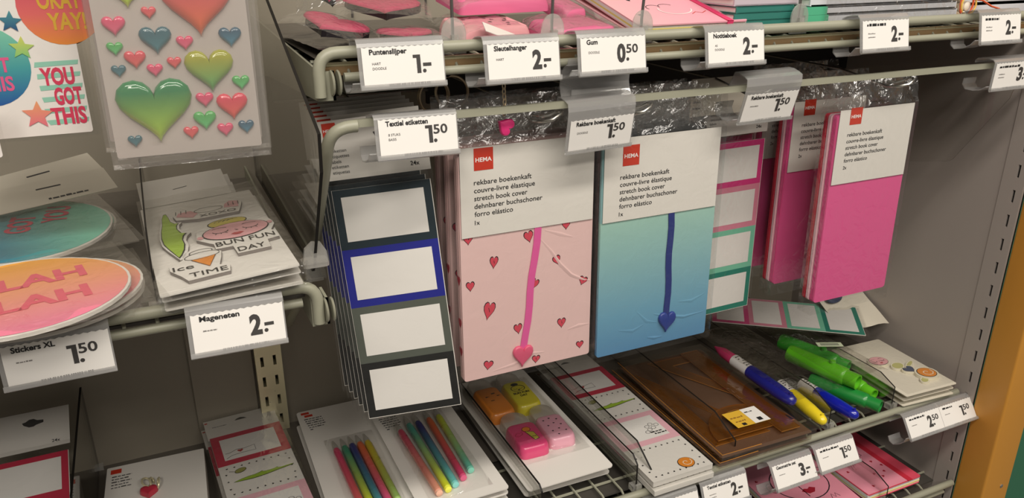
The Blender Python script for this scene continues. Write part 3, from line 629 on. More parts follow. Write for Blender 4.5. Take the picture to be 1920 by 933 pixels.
def heart_sheet(M, label, seed):
    t = thing('heart_sticker_sheet', M, label, 'sticker sheet', 'gel heart sticker sheets'); H_ = 0.215
    b = MB(); b.prism(rrect(0, 0.113, 0.007, H_, 0.002), -0.0012, 0, mat('pearl_card', (186, 175, 168), 0.4)); b.prism(rrect(0, 0.113, 0.007, H_, 0.002), -0.005, -0.004, mat('pearl_card', (186, 175, 168), 0.4)); b.build('backing_card', t)
    for i, (x, z, w_, c) in enumerate(HS):
        cx, cy, q = (x+27)/1000, (z-1331)/1000, w_/1000; hh = q*0.92
        a, e = gel[c]; gm = gmat('gel_%s_%d' % (c, i), 'Y', [(cy-hh*0.45, e), (cy+hh*0.3, a)], 0.12, coat=0.6)
        b = MB(); b.pillow(heart(cx, cy, q, hh), 0.0002, 0.0016+q*0.075, gm, 6, 0.5); b.build('gel_heart', t, smooth=True)
    b = MB(); b.sheet(-0.004, 0.119, 0, H_+0.01, 0.0085, HAZE, 12, 18, 0.0012, seed); b.sheet(-0.004, 0.119, 0, H_+0.01, -0.007, FILM, 4, 5, 0.0006, seed+1)
    for x in (-0.004, 0.119): b.add([(x, 0, -0.007), (x, 0, 0.008), (x, H_, 0.008), (x, H_, -0.007)], [(0, 1, 2, 3)], FILM)
    b.ribbon([(0, -0.007), (-0.002, 0), (0, 0.008)], -0.004, 0.119, 0.0006, CRINKLE); b.build('bag', t, smooth=True)
    hang_up(t, 0.113, H_).build('hanger_wire', t, smooth=True)
    return t
h0 = heart_sheet(hang(-0.027, 0.700, 1.331), 'clear bag of puffy gradient gel hearts hanging over the left shelf, front one', 11)
for k in (1, 2): dup(h0, hang(-0.027-0.0025*k+0.006*(k % 2), 0.700+0.02*k, 1.331+0.003*k, roll=-0.6*k), 'bag of gel hearts hanging behind the front bag of gel hearts', 'gel heart bags behind the front one')
GC = gmat('circle_green_blue', 'Y', [(0.025, (20, 80, 170)), (0.055, (60, 160, 165)), (0.085, (120, 205, 170))], 0.4)
OC = gmat('circle_pink_orange', 'Y', [(0.070, (240, 140, 40)), (0.095, (232, 100, 96)), (0.12, (214, 70, 100))], 0.4)
def quote_sheet(M, label):
    t = thing('quote_sticker_sheet', M, label, 'sticker sheet', 'round quote sticker sheets')
    b = MB(); b.prism(rrect(0, 0.130, 0, 0.21, 0.002), -0.001, 0, PAPER); K = mat('quote_red', (226, 52, 88), 0.5); MN = mat('quote_mint', (140, 205, 180), 0.5); YL = mat('quote_yellow', (222, 170, 40), 0.5); MG = mat('quote_magenta', (232, 84, 140), 0.5)
    ox, oz = 0.173, 1.354
    def L(x, z): return (x+ox, z-oz)
    c = L(-.109, 1.411); b.flat(ell(c[0], c[1], 0.031, 0.031), 0.0002, GC)
    for i, s in enumerate(('YOU', 'GOT', 'THIS')): b.text(s, c[0]+0.017-0.001*(i == 0)*4, c[1]+0.010-0.0145*i, 0.0105, MG, 0.0004, bold=0.03, al='r', w=0.026)
    c = L(-.0495, 1.455); b.flat(ell(c[0], c[1], 0.030, 0.030), 0.0002, OC); b.text('OKAY', c[0], c[1]-0.002, 0.013, YL, 0.0004, al='c', w=0.031, bold=0.03); b.text('YAY!', c[0]+0.003, c[1]-0.018, 0.012, YL, 0.0004, al='c', w=0.027, bold=0.03)
    for x, z, r_, m in ((-.0855, 1.444, .0085, gmat('star_blue', 'Y', [(.082, (24, 70, 130)), (.098, (70, 150, 160))], .4)), (-.0815, 1.424, .0092, gmat('star_lime', 'Y', [(.062, (120, 200, 110)), (.078, (206, 212, 90))], .4)), (-.0805, 1.371, .0115, gmat('star_coral', 'Y', [(.008, (236, 110, 130)), (.028, (242, 160, 100))], .4))):
        q = L(x, z); b.flat(star(q[0], q[1], r_, -6), 0.0007, m)
    x0 = L(-.076, 0)[0]
    for k in range(6): y = L(0, 1.4085-0.0093*k)[1]; b.flat([(x0+0.0006*k, y), (x0+0.031, y+0.001), (x0+0.032, y+0.0045), (x0+0.001, y+0.004)], 0.0002, MN)
    for i, (s, xx, ww) in enumerate((('YOU', .003, .024), ('GOT', .010, .020), ('THIS', .005, .0255))): b.text(s, x0+xx, L(0, 1.3945-0.0160*i)[1], 0.0125, K, 0.0004, w=ww, bold=0.04)
    b.build('sticker_card', t)
    b = MB(); b.sheet(-0.004, 0.136, -0.003, 0.215, 0.003, FILM, 10, 12, 0.0008, 21); b.sheet(-0.004, 0.136, -0.003, 0.215, -0.003, FILM, 3, 4, 0.0004, 22); b.build('bag', t, smooth=True)
    hang_up(t, 0.13, 0.21).build('hanger_wire', t, smooth=True)
    return t
q0 = quote_sheet(hang(-0.173, 0.740, 1.354), 'white sheet of round quote stickers and stars at the upper left corner')
dup(q0, hang(-0.177, 0.765, 1.350), 'quote sticker sheet right behind the front quote sheet at upper left', 'round quote sticker sheets')
t = thing('dot_sticker_sheet', hang(-0.222, 0.700, 1.348), 'sliver of a white sticker bag with a green dot at the left picture edge', 'sticker sheet')
b = MB(); b.prism(rrect(0, 0.117, 0, 0.05, 0.002), -0.001, 0, PAPER); b.flat(ell(0.106, 0.012, 0.006, 0.008), 0.0002, mat('dot_green', (140, 205, 110), 0.5)); b.build('sticker_card', t)
b = MB(); b.sheet(-0.003, 0.121, -0.004, 0.215, 0.003, FILM, 6, 6, 0.0005, 31); b.build('bag', t, smooth=True)
b = MB(); b.tube([(0.03, 0.045, -0.003), (0.03, 0.23, -0.004)], 0.0015, STEEL, 8); b.build('hanger_wire', t)
for y, x0, x1, nm in ((0.703, -0.26, 0.12, 'short steel bar above the left shelf from which sticker bags hang'), (0.744, -0.222, -0.02, 'rear steel bar above the left shelf carrying the quote sticker sheets')):
    tt = thing('hanger_bar', Matrix.Translation((0, y, 1.575)), nm, 'rail'); MB().box(x0, x1, -0.003, 0.003, -0.008, 0.008, STEEL).build('bar', tt)
    for x in (x0+0.02, x1-0.02): MB().box(x-0.004, x+0.004, 0.003, 1.115-y, -0.006, 0.006, STEEL).build('bar_arm', tt)
# ---------------------------------------------------------------- top shelf goods
PINKH = mat('sharpener_pink', (222, 62, 108), 0.5); PDK = mat('sharpener_dark', (44, 38, 42), 0.4)
def sharpener(M, label, wd=0.062, seed=0):
    """a heart shaped pocket sharpener: pink lid on a dark body, in a crackly bag"""
    t = thing('heart_sharpener', M, label, 'pencil sharpener', 'bagged sharpeners')
    b = MB(); b.pillow(heart(0, 0, wd, wd*0.95), 0.003, 0.0035, PINKH, 5, 0.85); b.build('lid', t, smooth=True)
    b = MB(); b.prism(heart(0.002, -0.001, wd*0.96, wd*0.9), -0.004, 0.0030, PDK); b.build('body', t)
    b = MB(); b.sheet(-wd*0.57, wd*0.57, -wd*0.58, wd*0.55, 0.0098, CRINKLE, 16, 16, 0.0016, seed, lambda u, v: -0.005*(abs(2*u-1)**3+abs(2*v-1)**3), 60); b.build('bag', t, smooth=True)
    return t
sharpener(fr((.176, .800, 1.4235), (.214, .775, 1.412), (.205, .852, 1.427)), 'pink heart sharpener tilted down to the right in a clear bag, leftmost on top shelf', 0.068, 1)
sharpener(fr((.235, .824, 1.4385), (.281, .814, 1.4350), (.245, .874, 1.4460)), 'pink heart sharpener lying on top of its neighbours with its dark underside showing', 0.082, 2)
sharpener(fr((.238, .755, 1.4160), (.277, .751, 1.4150), (.245, .80, 1.417)), 'flat pink heart sharpener underneath the others, close behind the Puntenslijper tag', 0.055, 3)
sharpener(fr((.200, .900, 1.455), (.24, .885, 1.460), (.21, .93, 1.475)), 'coral pink heart sharpener at the back, cut by the top edge of the picture', 0.062, 4)
b = MB(); b.sheet(0.147, 0.268, 0.728, 0.93, 1.4062, mat('black_film', (30, 26, 28), 0.22), 22, 24, 0.003, 9, lambda u, v: 0.006*(1-u)**2*(1-v), 45)
b.build('black_pouch', smooth=True, label='crumpled black plastic pouch under the sharpeners at the shelf corner', cat='pouch')
GUM = mat('gum_pink', (236, 104, 150), 0.5); GUML = mat('gum_palepink', (238, 158, 164), 0.55)
def gum_pack(M, label, m, lx, ly, hz, seed, dots=False):
    t = thing('eraser_bag', M, label, 'eraser pack', 'pink eraser bags on the top shelf')
    b = MB(); b.pillow(rrect(0, lx, 0, ly, 0.006), 0, hz, m, 5, 0.85)
    if dots:
        rn = random.Random(seed)
        for i in range(9): b.flat(heart(rn.uniform(.12, .88)*lx, rn.uniform(.15, .85)*ly, 0.005, 0.005, rn.uniform(-1, 1), 12), hz+0.0003, INK)
    b.build('eraser', t, smooth=True)
    b = MB(); b.sheet(-0.006, lx+0.006, -0.005, ly+0.006, hz+0.003, CRINKLE, 18, 14, 0.0030, seed, lambda u, v: -hz*0.7*(abs(2*u-1)**4), 60); b.build('bag', t, smooth=True)
    return t
gum_pack(lie(.300, .765, 1.404, 6, 8), 'pale pink dotted eraser bag lying lowest behind the Sleutelhanger tag', GUML, .082, .06, .016, 41, True)
gum_pack(lie(.392, .742, 1.404, 4, 6), 'bright pink eraser bag low beside the notebooks, behind the Gum tag', GUM, .080, .06, .014, 42)
gum_pack(lie(.312, .802, 1.430, 8, 12), 'deep pink eraser bag on the middle of the pile', GUM, .115, .06, .014, 43)
gum_pack(lie(.300, .865, 1.463, -6, 10), 'pale eraser bag with dark hearts topping the pile at the upper picture edge', GUML, .085, .06, .014, 44, True)
gum_pack(lie(.441, .812, 1.416, 12, 16), 'bright pink eraser bag leaning upright against the pink notebooks', GUM, .034, .07, .014, 45)
t = thing('hang_card', fr((.312, .735, 1.4205), (.345, .728, 1.4075), (.318, .79, 1.435)), 'thin beige card with a red corner sticking out behind the Sleutelhanger tag', 'card')
b = MB(); b.prism(rect(0, .036, 0, .03), 0, .0006, CARD); b.flat(rect(.024, .034, .001, .009), .0009, RED); b.build('card', t)
# pink notebooks with an elastic band
NBP = gmat('notebook_pink', 'X', [(0.0, (238, 176, 182)), (0.10, (240, 160, 176))], 0.5); YEL = mat('yellow_endpaper', (232, 216, 110), 0.6)
BAND = mat('elastic_pink', (238, 52, 108), 0.55)
def notebook(M, label, group, draw=None, w_=0.145, l_=0.21, h_=0.010, cover=None, band=True, art=0):
    t = thing('notebook', M, label, 'notebook', group); cv = cover or NBP
    b = MB(); b.prism(rrect(0, w_, 0, l_, 0.004), h_-0.0016, h_, cv)
    if art == 1:
        b.stroke(ell(.075, .045, .022, .016, .2, 20, 2.6, 6.0), .0016, mat('doodle_white', (246, 226, 222), .6), h_+.0003); b.stroke(ell(.07, .055, .010, .008, 0, 16, .5, 3.4), .0008, INK, h_+.0003); b.stroke(ell(.052, .052, .010, .009, 0, 16, .5, 3.6), .0008, INK, h_+.0003)
        for x, y in ((.02, .03), (.035, .08), (.095, .10), (.02, .12), (.06, .13)): b.flat(heart(x, y, .005, .006, .2, 12), h_+.0003, INK)
        b.stroke([(.088, .028), (.096, .034), (.103, .030), (.112, .036)], .001, RED, h_+.0003)
    if draw: draw(b, h_+.0003)
    b.build('front_cover', t)
    b = MB(); b.prism(rect(0.0, w_-0.001, 0.0015, l_-0.0015), min(0.0052, h_*.52), h_-0.0016, PAPER); b.build('page_block', t)
    b = MB(); b.prism(rect(0.0, w_-0.0008, 0.001, l_-0.001), 0.0032, min(0.0052, h_*.52), YEL); b.build('yellow_pages', t)
    b = MB(); b.prism(rect(0.0, w_-0.001, 0.0015, l_-0.0015), 0.0012, 0.0032, PAPER); b.prism(rrect(0, w_, 0, l_, 0.004), 0, 0.0012, cv); b.build('back_cover', t)
    if band:
        b = MB(); x = w_*0.80; b.box(x, x+0.0075, -0.0012, 0.0, -0.0004, h_+0.0012, BAND); b.box(x, x+0.0075, -0.0012, l_+0.0012, h_+0.0003, h_+0.0012, BAND); b.box(x, x+0.0075, l_, l_+0.0012, -0.0004, h_+0.0012, BAND); b.build('elastic_band', t)
    return t
notebook(fr((.4845, .729, 1.4100), (.636, .729, 1.4100), (.500, .92, 1.458)), 'pink doodle notebook with a hot pink elastic band, on top of the pair', 'pink notebooks', art=1)
notebook(fr((.4830, .734, 1.4030), (.632, .734, 1.4030), (.497, .92, 1.444)), 'pink notebook lying under the banded pink notebook, mostly hidden', 'pink notebooks', band=False, h_=0.0066)
b = MB(); b.sheet(0.441, 0.480, 0.73, 0.80, 1.414, CRINKLE, 10, 18, 0.003, 3, lambda u, v: 0.010*v-0.004*(1-u), 50)
b.build('film_wrap', smooth=True, label='loose shiny film wrap at the left side of the pink notebooks', cat='wrap')
def booklet(M, label, group, m, w_, l_, h_, spine=None, film=None):
    t = thing('booklet', M, label, 'booklet', group)
    b = MB(); b.prism(rrect(0, w_, 0, l_, 0.002, 2), 0, h_*0.16, m); b.prism(rrect(0, w_, 0, l_, 0.002, 2), h_*0.84, h_, m); b.box(0, w_, 0, h_*0.2, 0, h_, spine or m); b.build('cover', t)
    b = MB(); b.box(0.001, w_-0.001, h_*0.2, l_-0.002, h_*0.16, h_*0.84, PAPER); b.build('pages', t)
    return t
TEAL = mat('teal_cover', (42, 120, 108), 0.35, coat=0.3); GRN = mat('green_cover', (70, 175, 130), 0.4); LIL = mat('lilac_cover', (196, 180, 190), 0.35, coat=0.4); GREYW = mat('greywhite_cover', (206, 206, 212), 0.45); MINTC = mat('mint_cover', (150, 205, 165), 0.5)
gname = 'teal booklets in the stack beside the pink notebooks'
b0 = booklet(lie(.612, .730, 1.404, 1), 'dark teal booklet in the low stack right of the pink notebooks', gname, TEAL, .085, .19, .0072)
for k in range(1, 4): dup(b0, lie(.612+.002*(k % 2), .730, 1.404+.0076*k, 1), 'dark teal booklet in the low stack right of the pink notebooks', gname)
bl = booklet(lie(.612, .732, 1.4346, 1), 'lilac booklet on the teal stack, second from the top', 'lilac booklets', LIL, .095, .19, .0095)
booklet(lie(.608, .734, 1.4444, 1), 'mint green booklet topping the teal stack at the upper picture edge', 'mint booklets', MINTC, .10, .19, .008)
gname = 'white booklets with green ends'
b0 = booklet(lie(.706, .722, 1.404, 1), 'white booklet with green left end in the stack behind the 2 euro tag', gname, GREYW, .262, .19, .0086)
gb = MB(); gb.box(-0.0004, 0.036, -0.0006, 0.19, -0.0002, 0.0088, GRN); gb.build('green_end', b0)
for k in range(1, 3): dup(b0, lie(.706+.003*(k % 2), .722, 1.404+.0092*k, 1), 'white booklet with green left end in the stack behind the 2 euro tag', gname)
b0 = booklet(lie(.716, .724, 1.432, 1), 'plain white booklet in the upper half of the stack under shiny film', 'white booklets under film', GREYW, .255, .19, .0086)
for k in range(1, 4): dup(b0, lie(.716+.002*(k % 2), .724, 1.432+.0092*k, 1), 'plain white booklet in the upper half of the stack under shiny film', 'white booklets under film')
b = MB(); b.sheet(0.735, 0.965, 0, 0.060, 0, CRINKLE, 18, 8, 0.0016, 17, None, 40); b.X = Matrix.Identity(4)
o = b.build('film_wrap', M=Matrix(((1, 0, 0, 0), (0, 0, -1, 0.7185), (0, 1, 0, 1.404), (0, 0, 0, 1))), smooth=True, label='shiny film wrapped over the front of the white booklet stack', cat='wrap')
t = thing('string_bundle', Matrix.Translation((.985, .735, 1.404)), 'beige rolls tied with an orange and yellow string right of the white booklets', 'bundle')
for i, (x, z, m) in enumerate(((.000, .0065, (206, 186, 150)), (.013, .0065, (230, 222, 205)), (.006, .018, (206, 186, 150)), (.018, .019, (230, 222, 205)), (.004, .030, (206, 186, 150)))):
    b = MB(); b.X = Matrix.Translation((x, 0, z)) @ Matrix.Rotation(R(-90), 4, 'X'); b.lathe([(.004, 0), (.0062, .0015), (.0062, .12), (.004, .12)], mat('roll_%d%d%d' % m, m, .6), 14); b.build('roll', t, smooth=True)
ORS = mat('orange_string', (232, 88, 40), .6); YES = mat('yellow_string', (236, 186, 70), .6)
b = MB(); b.tube([(.010+.012*math.cos(k*.5), -.003-.001*math.sin(k), .020+.016*math.sin(k*.5)) for k in range(13)], .0014, ORS, 6, True); b.tube([(.012+.014*math.cos(k*.5), -.0045, .021+.013*math.sin(k*.5)) for k in range(13)], .0012, YES, 6, True)
b.tube([(.02, -.004, .028), (.035, -.006, .026), (.055, -.006, .018), (.075, -.004, .014)], .0013, ORS, 6); b.tube([(.02, -.004, .030), (.032, -.007, .030), (.045, -.006, .026)], .0012, YES, 6); b.build('string', t, smooth=True)
booklet(lie(1.012, .745, 1.404, 0), 'low white pad at the right end of the top shelf', 'white pads', GREYW, .135, .19, .022)

# ---------------------------------------------------------------- left shelf
BLK = mat('magnet_black', (34, 32, 34), .55); MFACE = mat('face_pink', (226, 160, 164), .5); MYEL = mat('bun_yellow', (206, 186, 60), .5); MGRN = mat('croc_green', (150, 186, 40), .5); MORG = mat('cone_orange', (232, 134, 30), .5); LIP = mat('lip_red', (186, 60, 64), .5); FOAM = mat('foam_grey', (120, 112, 108), .6)
def offset_poly(p, d):
    cx = sum(q[0] for q in p)/len(p); cy = sum(q[1] for q in p)/len(p); out = []
    for x, y in p:
        v = Vector((x-cx, y-cy)); l = max(v.length, 1e-6); out.append((cx+v.x*(1+d/l), cy+v.y*(1+d/l)))
    return out
def face_doodle(b, x, y, a, c, z, m=INK, wd=.0009, hair=True):
    for sx in (-.45, .45):
        b.stroke(ell(x+sx*a, y+.12*c, .23*a, .22*c, 0, 8, math.pi, 2*math.pi), wd, m, z); b.stroke(ell(x+sx*a, y+.42*c, .22*a, .15*c, 0, 8, .3, math.pi-.3), wd*.8, m, z)
        for k in range(3): b.stroke([(x+sx*a+(k-1)*.13*a, y-.08*c), (x+sx*a+(k-1)*.18*a, y-.22*c)], wd*.8, m, z)
    b.stroke([(x-.03*a, y+.05*c), (x+.06*a, y-.08*c), (x-.02*a, y-.12*c)], wd*.8, m, z)
    b.flat([(x-.2*a, y-.46*c), (x-.08*a, y-.34*c), (x, y-.38*c), (x+.08*a, y-.34*c), (x+.2*a, y-.44*c), (x+.07*a, y-.62*c), (x-.07*a, y-.62*c)], z, LIP)
CROC = [(0, .5), (.02, .50), (.03, .40), (.035, .30), (.06, .24), (.09, .23), (.07, .18), (.065, .10), (.085, .0), (.12, -.02), (.095, -.07), (.08, -.15), (.085, -.25), (.07, -.36), (.04, -.46), (.02, -.5), (.0, -.42), (-.03, -.30), (-.055, -.18), (-.06, -.05), (-.05, .1), (-.03, .25), (-.02, .4)]
def magnet_pack(M, label, group, detail=True, seed=0):
    t = thing('magnet_pack', M, label, 'magnet pack', group)
    b = MB(); b.prism(rrect(0, .113, 0, .245, .002), 0, .0012, CARD); b.build('backing_card', t)
    b = MB(); b.X = Matrix.Translation((.002, .245, .0016)) @ Matrix.Rotation(R(8), 4, 'X'); b.prism(rect(0, .092, 0, .070), 0, .0006, CARD); b.stroke([(.035, .035), (.05, .038)], .001, GREYINK, .0009); b.build('header_card', t)
    def mag(poly, draw):
        b = MB(); b.prism(poly, .0015, .0042, FOAM); b.flat(offset_poly(poly, -.0002), .0044, CARD); draw(b, .0047); b.build('magnet', t)
    if detail:
        c = [(.020+x*.13, .135+y*.135) for x, y in CROC]
        def dc(b, z): b.flat(c, z, INK); b.flat([(x*.9+.0020, y*.965+.0047) for x, y in c], z+.0003, MGRN)
        mag([(.020+x*.16, .135+y*.145) for x, y in CROC], dc)
        P = [(.030, .176), (.050, .168), (.090, .168), (.094, .182), (.098, .200), (.088, .214), (.078, .203), (.072, .216), (.058, .205), (.046, .203), (.038, .200), (.028, .190)]
        def dx(b, z):
            b.flat([(.031, .186), (.046, .175), (.052, .186), (.046, .198), (.034, .197)], z, MFACE); b.flat([(.078, .188), (.092, .184), (.095, .203), (.086, .208), (.080, .200)], z, MFACE)
            b.stroke(ell(.063, .192, .014, .008), .0008, INK, z+.0002)
            for xx in (.031, .036, .041, .083, .088, .093): b.stroke([(xx, .191), (xx+.001, .202)], .0008, INK, z+.0003)
            b.text('XOXO', .052, .1715, .0075, INK, z+.0003, w=.036)
        mag(P, dx)
        fx, fy, fa, fb = .078, .112, .031, .023
        def df(b, z):
            b.flat(ell(fx-.004, fy+.028, .019, .0125, .05), z, INK); b.flat(ell(fx-.004, fy+.028, .0178, .0112, .05), z+.0001, MYEL)
            for k in range(4): b.stroke(ell(fx-.010+.004*k, fy+.031, .006, .0045, .3, 10, .4, 2.8), .0007, INK, z+.0002)
            b.flat(ell(fx, fy, fa, fb, .03), z+.0003, INK); b.flat(ell(fx, fy, fa-.0012, fb-.0013, .03), z+.0005, MFACE); b.flat(ell(fx-fa-.002, fy-.004, .003, .004), z+.0003, MFACE); b.flat(ell(fx+fa+.001, fy+.004, .003, .004), z+.0003, MFACE)
            face_doodle(b, fx, fy, fa, fb, z+.0008)
            b.text('BUN FUN', .0555, .0765, .0108, INK, z+.0003, w=.053, bold=.005); b.text('DAY', .0715, .0535, .0108, INK, z+.0003, w=.024, bold=.005)
        P2 = ell(fx, fy+.003, fa+.005, fb+.018, .03, 24, 0.05, math.pi-.05)+[(fx-fa-.006, fy-.006), (fx-fa+.004, fy-.022), (.054, .086), (.054, .072), (.069, .071), (.070, .050), (.099, .050), (.100, .070), (.111, .072), (.111, .090), (fx+fa-.001, fy-.018), (fx+fa+.005, fy-.002)]
        mag(P2, df)
        P = [(.012, .042), (.020, .024), (.024, .012), (.058, .014), (.060, .028), (.052, .034), (.056, .052), (.058, .066), (.046, .082), (.036, .086), (.026, .076), (.024, .062), (.012, .052)]
        def di(b, z):
            b.flat([(.031, .056), (.052, .059), (.044, .034)], z+.0002, MORG); b.stroke([(.031, .056), (.052, .059), (.044, .034)], .0008, INK, z+.0004, True)
            b.stroke(ell(.041, .064, .015, .008, .1), .0007, INK, z+.0002); b.stroke(ell(.041, .073, .010, .006, .1, 16, -.4, 3.6), .0007, INK, z+.0002)
            b.text('Ice', .0145, .0375, .010, INK, z+.0003, w=.017); b.text('TIME', .026, .0175, .0095, INK, z+.0003, w=.031)
        mag(P, di)
    b = MB(); b.sheet(-.002, .119, -.006, .262, .0062, FILM, 12, 14, .001, seed); b.add([(-.002, -.006, 0), (.119, -.006, 0), (.119, -.006, .006), (-.002, -.006, .006)], [(0, 1, 2, 3)], CRINKLE); b.build('bag', t, smooth=True)
    return t
gname = 'magnet packs stacked under the top one'
magnet_pack(fr((-.013, .646, 1.234), (.0965, .650, 1.241), (-.014, .895, 1.236)), 'white card of doodle magnets with a sleeping face, top of the magnet stack', None, seed=51)
m0 = magnet_pack(fr((-.0120, .652, 1.2270), (.0980, .654, 1.2330), (-.012, .895, 1.2285)), 'magnet card stacked directly below the top doodle magnet card', gname, False, 52)
for k in (1,): dup(m0, fr((-.0120+.001*k, .653, 1.2270-.0085*k), (.0980, .653+.001*k, 1.2330-.0105*k), (-.012, .895, 1.2285-.009*k)), 'magnet card stacked directly below the top doodle magnet card', gname)
OG = gmat('round_green_blue', 'X', [(-.085, (20, 70, 170)), (-.02, (40, 140, 165)), (.05, (110, 205, 175))], .35); OB = gmat('round_orange_pink', 'Y', [(-.06, (238, 120, 150)), (.0, (238, 146, 110)), (.06, (240, 160, 50))], .35)
QR = mat('quote_red', (226, 52, 88), 0.5)
def round_pack(M, label, a, c, rot, face, words, seed, wc, group=None):
    t = thing('round_sticker_pack', M, label, 'sticker pack', group)
    b = MB(); b.prism(ell(0, 0, a, c, 0, 40), 0, .003, mat('foam_white', (216, 210, 200), .6)); b.flat(ell(0, 0, a*.975, c*.965, 0, 40), .0033, face)
    for s, x, y, h, w_, an in words:
        b.X = Matrix.Translation((x, y, 0)) @ Matrix.Rotation(R(an), 4, 'Z'); b.text(s, 0, 0, h, wc, .0037, w=w_, bold=.035, al='c'); b.X = Matrix.Identity(4)
    b.build('sticker', t)
    b = MB(); b.sheet(-a*1.12, a*1.05, -c*1.06, c*1.15, .0050, FILM, 18, 14, .0012, seed, lambda u, v: -.003*abs(2*v-1)**3, 30); b.build('bag', t, smooth=True)
    return t
r0 = round_pack(lie(-.127, .842, 1.243, 14, 3), 'large round blue to mint YOU GOT THIS sticker in a clear bag', .080, .083, 0, OG, [('YOU', .046, .022, .020, .046, 72), ('GOT', .012, .010, .020, .046, 72), ('THIS', -.032, -.004, .020, .050, 72)], 61, QR)
r1 = round_pack(lie(-.112, .670, 1.2430, 12, 2), 'large round orange to pink BLAH BLAH sticker in a clear bag', .080, .072, 0, OB, [('BLAH', .010, .012, .022, .082, 0), ('BLAH', .004, -.030, .022, .086, 0)], 62, mat('blah_rose', (228, 84, 104), .5))
dup(r0, lie(-.125, .862, 1.2355, 16, 2), 'round blue to mint sticker under the top YOU GOT THIS sticker, only a rim showing', 'round stickers lower in the pile')
dup(r1, lie(-.1035, .690, 1.2345, 14, 1), 'round orange sticker under the BLAH BLAH sticker, showing at its right edge', 'round stickers lower in the pile')
dup(r1, lie(-.1035, .702, 1.2255, 8, 1), 'round orange sticker at the bottom of the BLAH BLAH pile', 'round stickers lower in the pile')
def header_sheet(M, label, w_, l_, seed):
    t = thing('header_card', M, label, 'card', 'header cards behind the round stickers'); b = MB(); b.prism(rect(0, w_, 0, l_), 0, .0006, mat('ivory_card', (212, 204, 186), .55)); b.prism(rrect(w_*.40, w_*.60, l_*.64, l_*.69, .0008), .0006, .0008, GREYINK)
    scribble(b, w_*.45, l_*.14, w_*.32, .0032, GREYINK, seed, .0009); b.build('card', t); return t
header_sheet(fr((-.150, .862, 1.2560), (-.0413, .900, 1.2610), (-.153, .90, 1.272)), 'ivory header card with a bar code print, leaning behind the round stickers, nearer one', .117, .038, 1)
header_sheet(fr((-.155, .895, 1.2585), (-.0516, .940, 1.2690), (-.160, .94, 1.276)), 'ivory header card with a hang slot behind the bar coded one on the left shelf', .115, .042, 2)
